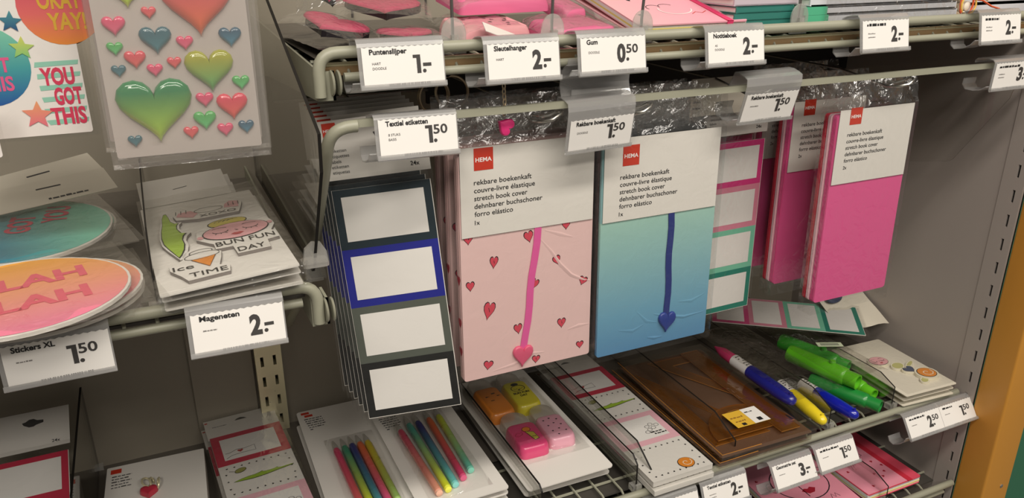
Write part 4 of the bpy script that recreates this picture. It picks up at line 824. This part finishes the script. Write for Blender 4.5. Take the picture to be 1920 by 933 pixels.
# ---------------------------------------------------------------- lower shelf goods
FR_ = mat('frame_red', (206, 44, 72), .5); FP_ = mat('frame_palepink', (238, 176, 188), .5)
def swirl(b, x, y, r, z):
    b.flat(ell(x, y, r, r*.88), z, INK); b.flat(ell(x, y, r*.93, r*.82), z+.0002, MORG)
    b.stroke([(x+r*(.12+.07*k)*math.cos(.75*k), y+r*.88*(.12+.07*k)*math.sin(.75*k)) for k in range(10)], r*.10, mat('cream', (240, 214, 180), .6), z+.0004)
def doodle_labels(M, label, group=None, th=.0078, detail=True, hdr='plain', seed=0):
    """a long strip of doodle name labels: red frame, alligator field, pale pink frame, swirl field, with a header"""
    t = thing('doodle_label_sheet', M, label, 'label pack', group); W_ = .098; S = .0745
    b = MB(); b.prism(rrect(0, W_, 0, 4*S, .001, 2), 0, th, CARD); z = th+.0002
    for k, c in ((3, FR_), (1, FP_)):
        b.flat(rect(0, W_, k*S, (k+1)*S), z, c); b.flat(rect(.011, W_-.011, k*S+.011, (k+1)*S-.011), z+.0002, PAPER)
    # hand with a heart
    b.stroke([(.014, 3*S+.015), (.022, 3*S+.020), (.036, 3*S+.021), (.054, 3*S+.020), (.054, 3*S+.033), (.040, 3*S+.030), (.030, 3*S+.032), (.020, 3*S+.027), (.014, 3*S+.027)], .0008, INK, z+.0004); b.flat(heart(.034, 3*S+.0265, .008, .007), z+.0005, LIP)
    for k in (0, 2):                                      # dotted borders
        for i in range(9):
            for x, y in ((.010+i*.0098, k*S+.066), (.010+i*.0098, k*S+.008)): b.flat(heart(x, y, .0032, .003, .3*i, 10), z+.0003, INK)
        for i in range(3):
            for x in (.0075, W_-.0075): b.flat(heart(x, k*S+.020+.0165*i, .0032, .003, i, 10), z+.0003, INK)
    c = [(.053+y*.080, 2*S+.036+(x-.02)*.062+y*.006) for x, y in CROC]; b.flat(c, z+.0003, INK); b.flat([(.053+y*.0775, 2*S+.036+(x*.80-.016)*.062+y*.006) for x, y in CROC], z+.0005, MGRN)
    b.flat(ell(.026, 2*S+.056, .008, .005, .3), z+.0003, INK); b.flat(ell(.026, 2*S+.056, .0072, .0042, .3), z+.0005, mat('olive', (150, 150, 70), .6)); b.stroke([(.012, 2*S+.059), (.018, 2*S+.056)], .0007, INK, z+.0004)
    for i, (x, y) in enumerate(((.062, .046), (.070, .050), (.078, .046), (.062, .038), (.070, .041), (.056, .034))): b.stroke(ell(x+.003, S+y-.008, .0036, .0032, 0, 14), .0007, INK, z+.0004, True)
    for i in range(2): scribble(b, .062+.004*i, S+.022-.005*i, .020, .0035, INK, i, z+.0004)
    swirl(b, .066, .018, .0125, z+.0004)
    b.build('label_sheet', t)
    b = MB(); b.X = Matrix.Translation((0, 4*S+.001, th*.5)); b.prism(rect(-.002, W_+.001, 0, .052), 0, .0006, CARD)
    b.flat([(.040, .036), (.058, .036), (.054, .040), (.049, .042), (.044, .040)], .0008, GREYINK)
    if hdr == 'logo':
        for k in range(2): b.flat(rect(.002+.004*k, .013+.004*k, .040-.009*k, .046-.009*k), .0009, RED)
        for i in range(5): scribble(b, .006, .026-.0055*i, .026, .003, GREYINK, i, .0009)
    else:
        b.flat(rect(-.001, .003, .044, .047), .0009, RED); scribble(b, .008, .030, .02, .002, GREYINK, 3, .0009)
    b.build('header_card', t)
    b = MB(); b.sheet(-.004, W_+.004, -.005, 4*S+.054, th+.0022, FILM, 10, 16, .0009, seed); b.add([(-.004, -.005, 0), (W_+.004, -.005, 0), (W_+.004, -.005, th+.002), (-.004, -.005, th+.002)], [(0, 1, 2, 3)], FILM); b.build('bag', t, smooth=True)
    return t
gname = 'doodle label sheets stacked under the right one'
doodle_labels(lie(.536, .711, .8245, 0), 'doodle name label sheet with orange swirl in front, beside the amber rulers', seed=71)
d0 = doodle_labels(lie(.5355, .706, .8135, .2), 'doodle name label sheet under the orange swirl one by the amber rulers', gname, seed=72)
doodle_labels(lie(.026, .752, .8300, 3, .7), 'doodle name label sheet with green alligator left of the thin pens, by the upright', seed=73)
gname = 'doodle label sheets stacked under the left one'
d0 = doodle_labels(lie(.024, .754, .8180, 3.4, .3), 'doodle name label sheet under the alligator sheet left of the thin pens', gname, seed=74)
dup(d0, lie(.026, .752, .8065, 3, 0), 'doodle name label sheet under the alligator sheet left of the thin pens', gname)
MLL = fr((-.254, .761, .8085), (-.153, .761, .8085), (-.2515, 1.050, .936))
label_pack(MLL, 'red framed white label pack leaning up at the lower left corner of the picture', [FR_]*4, None, 75, name='framed_label_pack')
# little card with a key chain
t = thing('key_chain_card', lie(-.130, .830, .842, -2.5), 'white card with a gold and red key chain left of the alligator labels', 'card')
b = MB(); b.prism(rrect(0, .122, 0, .205, .002), -.001, 0, CARD); b.prism(rrect(.0, .122, 0, .204, .002), -.036, -.001, mat('card_side', (196, 188, 176), .6))
b.flat(rect(.005, .018, .188, .198), .0003, RED)
for i in range(5): scribble(b, .007, .180-.0062*i, .024-.003*(i % 2), .003, GREYINK, i)
b.build('card', t)
b = MB()
for k in range(3): b.X = Matrix.Translation((.050+.007*k, .148-.004*k, .004)) @ Matrix.Rotation(R(30+40*k), 4, 'Y'); b.tube([(.006*math.cos(i*.45), .009*math.sin(i*.45), 0) for i in range(14)], .0014, BRASS, 6, True)
b.build('chain', t, smooth=True)
b = MB(); b.pillow(heart(.053, .126, .022, .022), .0005, .007, mat('charm_red', (206, 44, 66), .3), 4, .8); b.build('charm', t, smooth=True)

# pen packs
def pen_colors(k):
    return [[(236, 96, 90), (226, 52, 104)], [(206, 220, 30), (46, 150, 110)], [(70, 150, 160), (36, 44, 128)], [(236, 84, 130), (236, 100, 44)], [(150, 190, 90), (214, 190, 20)]] if k == 'a' else [[(232, 150, 120), (226, 70, 104)], [(214, 224, 30), (60, 170, 150)], [(100, 196, 190), (36, 44, 128)], [(228, 56, 108), (240, 104, 48)], [(96, 196, 168), (206, 220, 40)]]
def thin_pen(t, p0, p1, r, cf, cb, key, z, cap=True):
    """a gel pen lying from p0 (front) to p1 (back): shaded barrel, clear rounded end, nib cone"""
    L = (Vector(p1)-Vector(p0)).length; a = Vector((p1[0]-p0[0], p1[1]-p0[1], 0)).normalized(); s_ = Vector((a.y, -a.x, 0)); n_ = s_.cross(a)
    X = Matrix((s_, n_, a)).transposed().to_4x4(); X.translation = (p0[0], p0[1], z)
    gm = gmat('pen_%s' % key, 'Y', [(p0[1]+.01, cf), (p0[1]+(p1[1]-p0[1])*.75, cb)], .28, coat=.4)
    b = MB(); b.X = X; b.lathe([(r*.75, .0035), (r, .0045), (r, L*.82), (r*.8, L*.86)], gm, 16); bo = b.build('barrel', t, smooth=True)
    b = MB(); b.X = X; b.lathe([(r*.55, 0), (r*.9, .0008), (r*.9, .0036), (r*.7, .0046)], mat('pen_end_%s' % key, tuple(min(255, c+40) for c in cf), .2, coat=.6), 16); b.build('end_plug', bo, smooth=True)
    b = MB(); b.X = X; b.lathe([(r*.82, L*.86), (r*.82, L*.90), (r*.35, L*.985), (.0006, L)], CLIP, 14); b.build('nib', bo, smooth=True)
def pen_pack(M, label, pens, key, group=None, l_=.235, seed=0, w_=.120):
    t = thing('pen_pack', M, label, 'pen pack', group)
    b = MB(); b.prism(rrect(0, w_, 0, l_, .005), -.0015, 0, CARD)
    for k in range(2): b.flat(rect(.006+.004*k, .018+.004*k, l_-.011-.008*k, l_-.005-.008*k), .0003, RED)
    for i in range(6): scribble(b, .008+.0008*i, l_-.026-.006*i, .026-.004*(i > 3)-.018*(i == 5), .003, GREYINK, i)
    b.build('card', t)
    for i, (p0, p1) in enumerate(pens): thin_pen(t, p0, p1, .0052, pen_colors(key)[i][0], pen_colors(key)[i][1], '%s%d' % (key, i), .0056)
    xs = [p[0] for q in pens for p in q]; ys = [p[1] for q in pens for p in q]
    b = MB(); b.sheet(min(xs)-.010, max(xs)+.012, min(ys)-.006, max(ys)+.010, .0122, FILM, 14, 12, .0006, seed, lambda u, v: -.0108*(abs(2*u-1)**6+abs(2*v-1)**10 > .75)); b.build('blister', t, smooth=True)
    return t
Q = [((.052-.0005, .008), (.046, .178)), ((.063, .010), (.058, .179)), ((.074, .012), (.069, .180)), ((.085, .012), (.080, .179)), ((.096, .012), (.091, .178))]
MP1 = lie(.133, .825, .8285, -1)
pen_pack(MP1, 'white card of five slim gradient pens, left of the two pen cards in front', [((p[0][0]-.012, p[0][1]-.02), (p[1][0]-.012, p[1][1]-.02)) for p in Q], 'a', l_=.262, seed=81)
MP2 = lie(.2365, .778, .8360, 0)
pen_pack(MP2, 'white card of slim gradient pens with rounded lower ends, partly under the white labels', [((.0305, .020), (.026, .20)), ((.0435, .022), (.0425, .212)), ((.0555, .027), (.0565, .212)), ((.070, .036), (.0745, .212)), ((.085, .047), (.0905, .212))], 'b', l_=.25, seed=82)
def blank_pack(M, label, group, l_=.25):
    t = thing('pen_pack', M, label, 'pen pack', group); b = MB(); b.prism(rrect(0, .12, 0, l_, .005), -.0015, 0, CARD); b.build('card', t)
    b = MB(); b.prism(rrect(.02, .10, .02, l_-.05, .006), 0, .0085, CLIP); b.build('blister', t); return t
k0 = blank_pack(lie(.1335, .828, .8180, -1.4), 'pen card stacked below the left gradient pen card, only its edge showing', 'pen cards under the left one', .258)
dup(k0, lie(.1325, .826, .8075, -.6), 'pen card stacked below the left gradient pen card, only its edge showing', 'pen cards under the left one')
k0 = blank_pack(lie(.2375, .780, .8250, .6), 'pen card stacked below the right gradient pen card, only its edge showing', 'pen cards under the right one')
dup(k0, lie(.2375, .782, .8140, -.2), 'pen card stacked below the right gradient pen card, only its edge showing', 'pen cards under the right one')

# eraser cards
EO = mat('eraser_orange', (238, 132, 32), .35, coat=.4); EY = mat('eraser_yellow', (226, 210, 30), .35, coat=.4); EP = mat('eraser_pink', (236, 66, 122), .3, coat=.5); EL_ = mat('eraser_lightpink', (244, 168, 188), .35, coat=.5)
FROST = clear('frosted_cap', (.93, .93, .92), .55, .12, body=(226, 214, 200), bodyfac=.45)
def eraser_card(M, label, group, seed):
    t = thing('eraser_card', M, label, 'eraser pack', group)
    b = MB(); P = rrect(0, .130, 0, .29, .006); b.prism(P, -.0014, 0, CARD); b.build('card', t)
    def er(x, y, w_, l_, m, h_, dr, rot=0.0):
        b = MB(); X = Matrix.Translation((x, y, 0)) @ Matrix.Rotation(R(rot), 4, 'Z'); b.X = X
        b.pillow(rrect(0, w_, 0, l_, .010), .0004, h_, m, 6, .84); dr(b, h_+.0009); eo = b.build('eraser', t, smooth=True)
        b = MB(); b.X = X; b.pillow([(.0015, l_-.004)]+[(w_-.0015, l_-.004)]+ell(w_/2, l_+.014, w_/2-.001, .020, 0, 14, 0, math.pi), .0006, h_*.8, FROST, 5, .8); b.build('cap', eo, smooth=True)
    def dots(b, z):
        rn = random.Random(4)
        for x, y in ((.010, .050), (.020, .053), (.030, .048), (.012, .036), (.022, .040), (.031, .034), (.013, .022), (.024, .025), (.032, .018), (.018, .012)): b.flat(heart(x, y, .0032, .0032, rn.uniform(-.5, .5), 10), z, INK)
    def cone(b, z):
        b.flat([(.022, .040), (.034, .036), (.036, .018), (.028, .016)], z, INK); b.flat([(.0228, .039), (.0332, .0352), (.0352, .019), (.0286, .017)], z+.0002, MYEL); b.flat(ell(.026, .044, .006, .0055), z+.0003, EO); b.stroke(ell(.026, .044, .006, .0055), .0006, INK, z+.0004, True)
        b.stroke([(.005, .034), (.010, .040), (.014, .038), (.018, .042), (.017, .035), (.010, .031), (.005, .034)], .0008, LIP, z); scribble(b, .028, .024, .006, .002, INK, 1, z+.0004)
    def bun(b, z):
        b.stroke(ell(.021, .052, .011, .0085), .0010, INK, z, True); b.flat(ell(.020, .064, .006, .004), z, INK); b.stroke(ell(.0165, .052, .003, .002, 0, 8, math.pi, 2*math.pi), .0007, INK, z); b.stroke(ell(.0255, .052, .003, .002, 0, 8, math.pi, 2*math.pi), .0007, INK, z); b.flat(ell(.021, .047, .002, .0014), z, INK)
        b.text('BUN FUN', .021, .036, .0052, INK, z, w=.026, al='c', bold=.02); b.text('DAY', .022, .028, .0052, INK, z, w=.012, al='c', bold=.02)
    def pos(b, z):
        rn = random.Random(9)
        for x, y in ((.012, .050), (.024, .056), (.030, .048), (.016, .038)): scribble(b, x, y, .006, .003, INK, int(x*999), z)
    er(.016, .156, .042, .082, EO, .017, pos, 1); er(.062, .160, .041, .078, EY, .017, bun, -1)
    er(.019, .062, .046, .066, EP, .017, cone, -2); er(.067, .066, .042, .066, EL_, .016, dots, -3)
    b = MB(); b.sheet(.006, .122, .050, .262, .021, FILM, 14, 16, .0008, seed, lambda u, v: -.0195*(max(abs(2*u-1), abs(2*v-1)) > .84)); b.build('blister', t, smooth=True)
    return t
e0 = eraser_card(lie(.3775, .764, .8325, 0, .2), 'white card with four chunky erasers in orange, yellow and pinks', None, 91)
def eraser_blank(M, label, group):
    t = thing('eraser_card', M, label, 'eraser pack', group); b = MB(); b.prism(rrect(0, .130, 0, .28, .006), -.0014, 0, CARD); b.build('card', t)
    b = MB(); b.pillow(rrect(.02, .11, .06, .22, .01), 0, .012, FROST, 4, .9); b.build('blister', t); return t
b0 = eraser_blank(lie(.3785, .775, .8160, -1, 0), 'eraser card under the top eraser card, its bent grey front edge showing', 'eraser cards below the top one')

# amber geometry sets
AMB = clear('amber_plastic', (.88, .66, .26), .55, .06, body=(190, 120, 20), bodyfac=.22, base=.05)
AMBE = mat('amber_edge', (190, 122, 40), .3, coat=.4)
SMOKE = clear('smoky_sleeve', (.92, .89, .84), .5, .1, .5, 30, base=.05)
def geometry_set(M, label, group, seed, tagged=True):
    t = thing('geometry_set', M, label, 'ruler set', group); W_, L_ = .170, .285
    def hollow(out, inn, z0, z1, nm):
        n = len(out); b = MB(); vs = [(x, y, z) for z in (z0, z1) for p in (out, inn) for x, y in p]; fs = []
        for i in range(n):
            j = (i+1) % n; fs += [(2*n+i, 2*n+j, 3*n+j, 3*n+i), (j, i, n+i, n+j)]
        b.add(vs, fs, AMB); b.add(vs, [q for i in range(n) for q in ((i, (i+1) % n, 2*n+(i+1) % n, 2*n+i), (n+(i+1) % n, n+i, 3*n+i, 3*n+(i+1) % n))], AMBE)
        for k in range(24):
            f = k/24; x = out[0][0]+(out[1][0]-out[0][0])*f; y = out[0][1]+(out[1][1]-out[0][1])*f; dx, dy = inn[0][0]-out[0][0], inn[0][1]-out[0][1]; l = math.hypot(dx, dy)+1e-9; b.stroke([(x+dx*.05, y+dy*.05), (x+dx*.25, y+dy*.25)], .0004, INK, z1+.0001)
        b.build(nm, t)
    b = MB(); b.prism(rrect(.003, W_-.003, .004, L_-.003, .003), .0004, .0010, mat('brown_insert', (112, 80, 60), .5)); b.build('insert_card', t)
    hollow([(.012, .03), (.012, .25), (.11, .03)], [(.034, .054), (.034, .165), (.082, .054)], .0016, .0031, 'set_square')
    hollow([(.155, .27), (.155, .07), (.05, .27)], [(.137, .247), (.137, .145), (.085, .247)], .0034, .0049, 'set_square')
    A = ell(.09, .035, .07, .07, 0, 16, 0, math.pi); B_ = ell(.09, .047, .045, .045, 0, 16, 0, math.pi); hollow(A, B_, .0052, .0067, 'protractor')
    b = MB(); b.prism(rect(.118, .152, .015, .272), .0070, .0085, AMB, AMBE)
    for k in range(50): b.flat(rect(.118, .118+(.006 if k % 5 == 0 else .0035), .02+k*.005, .0204+k*.005), .0087, INK)
    b.build('ruler', t)
    if tagged:
        b = MB(); b.prism(rect(.062, .122, .044, .083), .0108, .0111, mat('label_yellow', (226, 176, 40), .5)); b.flat(rect(.094, .122, .044, .083), .0113, PAPER); b.flat(rect(.104, .112, .048, .056), .0115, INK); scribble(b, .096, .072, .014, .003, GREYINK, 2, .0115); scribble(b, .066, .066, .022, .004, mat('brown_print', (150, 100, 30), .6), 3, .0113); scribble(b, .068, .056, .018, .004, mat('brown_print', (150, 100, 30), .6), 4, .0113); b.flat(rect(.074, .081, .046, .052), .0113, INK); b.build('price_label', t)
    b = MB(); b.sheet(0, W_, 0, L_, .0102, SMOKE, 12, 18, .0005, seed); b.sheet(0, W_, 0, L_, 0, SMOKE, 3, 4, .0001, seed+1)
    for q in (((0, 0), (W_, 0)), ((0, 0), (0, L_)), ((W_, 0), (W_, L_))): b.add([(q[0][0], q[0][1], 0), (q[1][0], q[1][1], 0), (q[1][0], q[1][1], .0102), (q[0][0], q[0][1], .0102)], [(0, 1, 2, 3)], SMOKE)
    b.build('sleeve', t, smooth=True)
    b = MB(); b.tube([(W_*.4, -.0004, .0104), (0, -.0004, .0104), (0.0, L_, .0104)], .0006, AMBE, 6); b.build('sleeve_rim', t)
    return t
geometry_set(lie(.655, .718, .8250, -1.5, 0), 'clear sleeve of amber rulers with a yellow and white sticker, top of its stack', None, 95)
g0 = geometry_set(lie(.652, .718, .8128, 0), 'sleeve of amber rulers under the stickered ruler set', 'ruler sets lower in the stack', 96, False)

# ink pens and green markers
def stick(M, label, name, cat, r, segs, group=None):
    """a stout pen along local z; segs = [(part name, profile, material)]"""
    t = thing(name, M, label, cat, group)
    for nm, prof, m in segs: MB().lathe(prof, m, 22).build(nm, t, smooth=True)
    return t
def along(p0, p1):
    a, c = Vector(p0), Vector(p1); d = (c-a).normalized(); s_ = d.cross(Vector((0, 0, 1))).normalized(); n_ = s_.cross(d)
    m = Matrix((s_, n_, d)).transposed().to_4x4(); m.translation = a; return m, (c-a).length
PB = mat('pen_blue', (34, 36, 150), .25, coat=.5); PY = mat('pen_yellow', (242, 214, 20), .28, coat=.5); PBB = mat('pen_brightblue', (16, 28, 176), .2, coat=.6); PG = mat('grip_pink', (236, 60, 120), .4)
def ink_pen(p0, p1, label, m, grip, r=.0098, seed=0):
    M, L = along(p0, p1)
    t = stick(M, label, 'ink_pen', 'pen', r, [('barrel', [(r*.25, 0), (r*.62, .003), (r*.86, .012), (r, .035), (r, L*.50), (r*.93, L*.53)], m), ('paper_sleeve', [(r*.9, L*.53), (r*.9, L*.73)], mat('sleeve_white', (226, 222, 220), .5)), ('grip', [(r*.82, L*.73), (r*.74, L*.88), (r*.5, L*.93), (.001, L)], grip)])
    b = MB(); rr = r*.9+.0003
    for i in range(5):
        z = L*(.55+.035*i)
        for k in range(3):
            if (i+k+seed) % 4: a0 = math.pi/2-.5+k*.35; b.add([(rr*math.cos(a0+d), rr*math.sin(a0+d), zz) for d, zz in ((0, z), (.25, z), (.25, z+.0022), (0, z+.0022))], [(0, 1, 2, 3)], INK)
    b.build('sleeve_print', t)
    b = MB(); b.box(-r*.25, r*.25, r*.75, r*1.02, L*.05, L*.06, m); b.build('clip', t)
    return t
ink_pen((.8255, .762, .8500), (.8270, .955, .8520), 'ink pen with dark blue barrel and pink grip, left of the yellow pen', PB, PG, .0115)
ink_pen((.857, .728, .8260), (.8755, .880, .8300), 'ink pen with yellow barrel and white paper sleeve', PY, STEEL, .0105, 1)
ink_pen((.9185, .722, .8230), (.9030, .870, .8270), 'ink pen with bright blue barrel, lying between yellow pen and green markers', PBB, STEEL, .0105, 2)
GB = mat('marker_green', (92, 196, 20), .35, coat=.3); GM = mat('marker_midgreen', (50, 168, 40), .35, coat=.3); GD = mat('marker_darkgreen', (20, 138, 48), .35, coat=.3)
def marker(p0, p1, label, m, r=.0135, knob=True):
    M, L = along(p0, p1)
    t = stick(M, label, 'marker_pen', 'marker', r, [('barrel', [(r*.86, .020), (r*.96, .022), (r, .026), (r, L*.95), (r*.9, L*.99), (.001, L)], m)])
    b = MB(); n = 20; pr = [(r*.66, .006), (r*.66, 0), (r*.84, 0), (r*.84, .020)]
    vs = [(q[0]*math.cos(2*math.pi*k/n), q[0]*math.sin(2*math.pi*k/n), q[1]) for q in pr for k in range(n)]
    b.add(vs, [(i*n+k, i*n+(k+1) % n, (i+1)*n+(k+1) % n, (i+1)*n+k) for i in range(3) for k in range(n)]+[tuple(range(n))], m); b.build('end_collar', t, smooth=True)
    if knob:
        b = MB(); b.X = Matrix.Translation((0, r*.95, .046)) @ Matrix.Rotation(R(-90), 4, 'X'); b.lathe([(.0052, -.004), (.0052, .003), (.0042, .0048), (.001, .005)], m, 14); b.X = Matrix.Translation((r*.9, 0, .032)) @ Matrix.Rotation(R(90), 4, 'Y'); b.lathe([(.004, -.003), (.004, .002), (.001, .003)], m, 12); b.build('clip_knob', t, smooth=True)
    return t
marker((.963, .768, .8480), (.927, .885, .8520), 'bright green marker with an open collar, nearest the front of the green markers', GB, .0150)
marker((.999, .820, .8400), (.955, .935, .8450), 'mid green marker lying behind the bright one in a clear bag', GM, .0140)
marker((.976, .730, .8215), (.930, .835, .8250), 'dark green marker lowest in the row, right of the bright blue pen', GD, .0125, False)
marker((.9975, .762, .8190), (.992, .862, .8220), 'light green marker partly hidden in a clear bag, beside the sticker cards', GB, .0120, False)
BAGC = clear('pen_bag', (.93, .92, .89), .6, .1, 1.0, 50, base=.07)
for nm, x0, x1, y0, y1, z, sd, fn in (('clear crackly bag over the green markers', .914, 1.004, .748, .955, .8735, 101, lambda u, v: .003*math.sin(u*3)-.004*(abs(2*u-1)**4)), ('clear crackly bag over the blue and yellow ink pens', .812, .905, .745, .985, .8690, 102, lambda u, v: -.003*(abs(2*u-1)**4))):
    b = MB(); b.sheet(x0, x1, y0, y1, z, BAGC, 16, 24, .0022, sd, fn, 45); b.build('pen_bag', smooth=True, label=nm, cat='bag')
t = thing('barcode_slip', fr((.947, .842, .8795), (.985, .825, .8795), (.951, .862, .8795)), 'tiny pale bar code slip on the bag of green markers', 'slip'); b = MB(); b.prism(rect(0, .042, 0, .014), 0, .0004, mat('slip', (196, 206, 170), .5))
for k in range(14): b.flat(rect(.006+k*.0022, .007+k*.0022, .003, .011), .0006, GREYINK)
b.build('slip', t)

# sticker cards at the right end
def sticker_card(M, label, group, detail=True):
    t = thing('foam_sticker_card', M, label, 'sticker pack', group); b = MB(); b.prism(rrect(0, .108, 0, .165, .003), -.0012, 0, mat('cream_card', (222, 214, 194), .5)); b.build('card', t)
    if detail:
        def st(poly, h_, fn):
            b = MB(); b.prism(poly, .0003, h_, mat('foam_cream', (230, 222, 196), .5)); fn(b, h_+.0003); b.build('foam_sticker', t)
        st(ell(.083, .038, .020, .018, .2), .005, lambda b, z: swirl(b, .083, .038, .0165, z))
        def f1(b, z): b.flat(ell(.040, .098, .0175, .0135), z, INK); b.flat(ell(.040, .098, .0168, .0128), z+.0002, MFACE); face_doodle(b, .040, .097, .0168, .0128, z+.0005, wd=.0006)
        st(ell(.040, .098, .0185, .0145), .004, f1)
        st(ell(.058, .074, .013, .010, .3), .004, lambda b, z: b.flat(ell(.058, .074, .011, .008, .3), z, mat('olive2', (190, 186, 110), .6)))
        def f2(b, z): b.flat(heart(.067, .056, .022, .020, .3), z, INK); b.flat(heart(.067, .056, .0205, .0185, .3), z+.0002, mat('slate_blue', (60, 74, 104), .5))
        st(offset_poly(heart(.067, .056, .022, .020, .3), .002), .004, f2)
        st(ell(.082, .072, .016, .005, .5), .003, lambda b, z: b.flat(ell(.082, .072, .013, .003, .5), z, mat('olive2', (190, 186, 110), .6)))
        st(ell(.064, .024, .010, .007, .5), .003, lambda b, z: b.flat(ell(.064, .024, .008, .005, .5), z, mat('olive2', (190, 186, 110), .6)))
    b = MB(); b.sheet(-.004, .112, -.004, .172, .0075, FILM, 10, 12, .0012, 7); b.build('bag', t, smooth=True)
    return t
sticker_card(lie(1.014, .717, .8370, -3, 0), 'cream foam sticker card with an orange swirl at the right shelf end', None)
c0 = sticker_card(lie(1.016, .722, .8260, -3.5), 'cream foam sticker card beneath the orange swirl one', 'sticker cards below the top one', False)
for k in range(1, 2): dup(c0, lie(1.016+.001*(k % 2), .722, .8260-.0100*k, -3-k % 2), 'cream foam sticker card beneath the orange swirl one', 'sticker cards below the top one')
t = thing('foam_sticker_card', fr((1.040, .880, .872), (1.135, .872, .868), (1.052, .955, .905)), 'crumpled cream card with a dark corner print lying behind the swirl sticker card', 'sticker pack'); b = MB(); b.sheet(0, .105, 0, .10, 0, mat('cream_card', (222, 214, 194), .5), 8, 8, .004, 55, None, 30); b.build('card', t, smooth=True)
b = MB(); b.X = Matrix.Translation((.03, .07, .004)); b.pillow(ell(0, 0, .02, .011, .3), 0, .004, mat('navy_foam', (30, 44, 84), .5), 3, .8); b.build('foam_sticker', t, smooth=True)
# fallen label strip lying on the pens
ML = fr((.842, .985, .884), (1.062, .818, .884), (.905, 1.08, .890))
t = label_pack(Matrix(ML) @ Matrix.Translation((.252, 0, 0)) @ Matrix.Rotation(R(90), 4, 'Z'), 'fallen strip of pink and teal framed labels lying across the pens at the back', F2, None, 111, hd=False, bag=True)

# ---------------------------------------------------------------- lowest shelf
RCV = mat('red_pink_cover', (232, 72, 96), .45); PCV = mat('rose_cover', (236, 142, 162), .5)
def face_art(b, z):
    rn = random.Random(3); LC = mat('lip_crimson', (176, 24, 44), .5); X, Y, k = .084, .100, 1.2
    P = lambda pts: [(X+k*x, Y+k*y) for x, y in pts]
    b.stroke(P(ell(0, 0, .042, .036, 0, 30)), .0018, INK, z, True); b.stroke(P([(-.014, .036), (-.008, .015), (-.006, -.030)]), .0016, INK, z)
    b.stroke(P(ell(-.044, .002, .007, .010, 0, 14, 1.2, 5.2)), .0012, INK, z); b.stroke(P(ell(.044, .010, .007, .009, 0, 14, -1.8, 1.8)), .0012, INK, z)
    for x in (-.020, .020): b.stroke(P(ell(x, .008, .011, .006, 0, 10, math.pi, 2*math.pi)), .0013, INK, z); b.stroke(P(ell(x, .018, .011, .005, 0, 10, .3, 2.8)), .001, INK, z)
    b.flat(P([(-.010, -.018), (-.004, -.014), (.001, -.016), (.006, -.013), (.013, -.017), (.007, -.024), (-.002, -.025)]), z, LC); b.stroke([(.108, .048), (.112, .057), (.116, .048), (.120, .057), (.124, .048)], .001, INK, z)
    for q in range(34):
        x, y = rn.uniform(.006, .143), rn.uniform(.008, .204)
        if (x-X)**2/.062**2+(y-Y)**2/.054**2 > 1: b.flat(heart(x, y, .0058, .0062, rn.uniform(-1, 1), 12), z, LC)
def red_art(b, z):
    rn = random.Random(8); LC = mat('lip_crimson', (176, 24, 44), .5)
    b.flat(rect(.001, .090, .001, .208), z, PCV)
    for k in range(16): b.flat(heart(rn.uniform(.008, .085), rn.uniform(.01, .20), .005, .006, rn.uniform(-1, 1), 12), z+.0003, LC)
    for k in range(6): b.stroke([(.03+.006*k, .06+.004*k), (.040+.007*k, .085), (.046+.004*k, .115)], .0009, INK, z+.0003)
    b.stroke(ell(.05, .14, .02, .03, .4, 16, 0, 4), .0009, INK, z+.0003)
notebook(lie(.806, .700, .6470, -4), 'rose notebook with a sleeping face drawing, on the lowest shelf', None, face_art, .150, .21, .012, PCV, False)
t = notebook(lie(.978, .722, .6435, 0), 'red and rose notebook with a wide red band on the lowest shelf', None, red_art, .122, .21, .013, RCV, False)
MB().box(.090, .100, -.0012, .211, .0131, .0142, mat('band_red', (214, 36, 58), .5)).build('band', t)
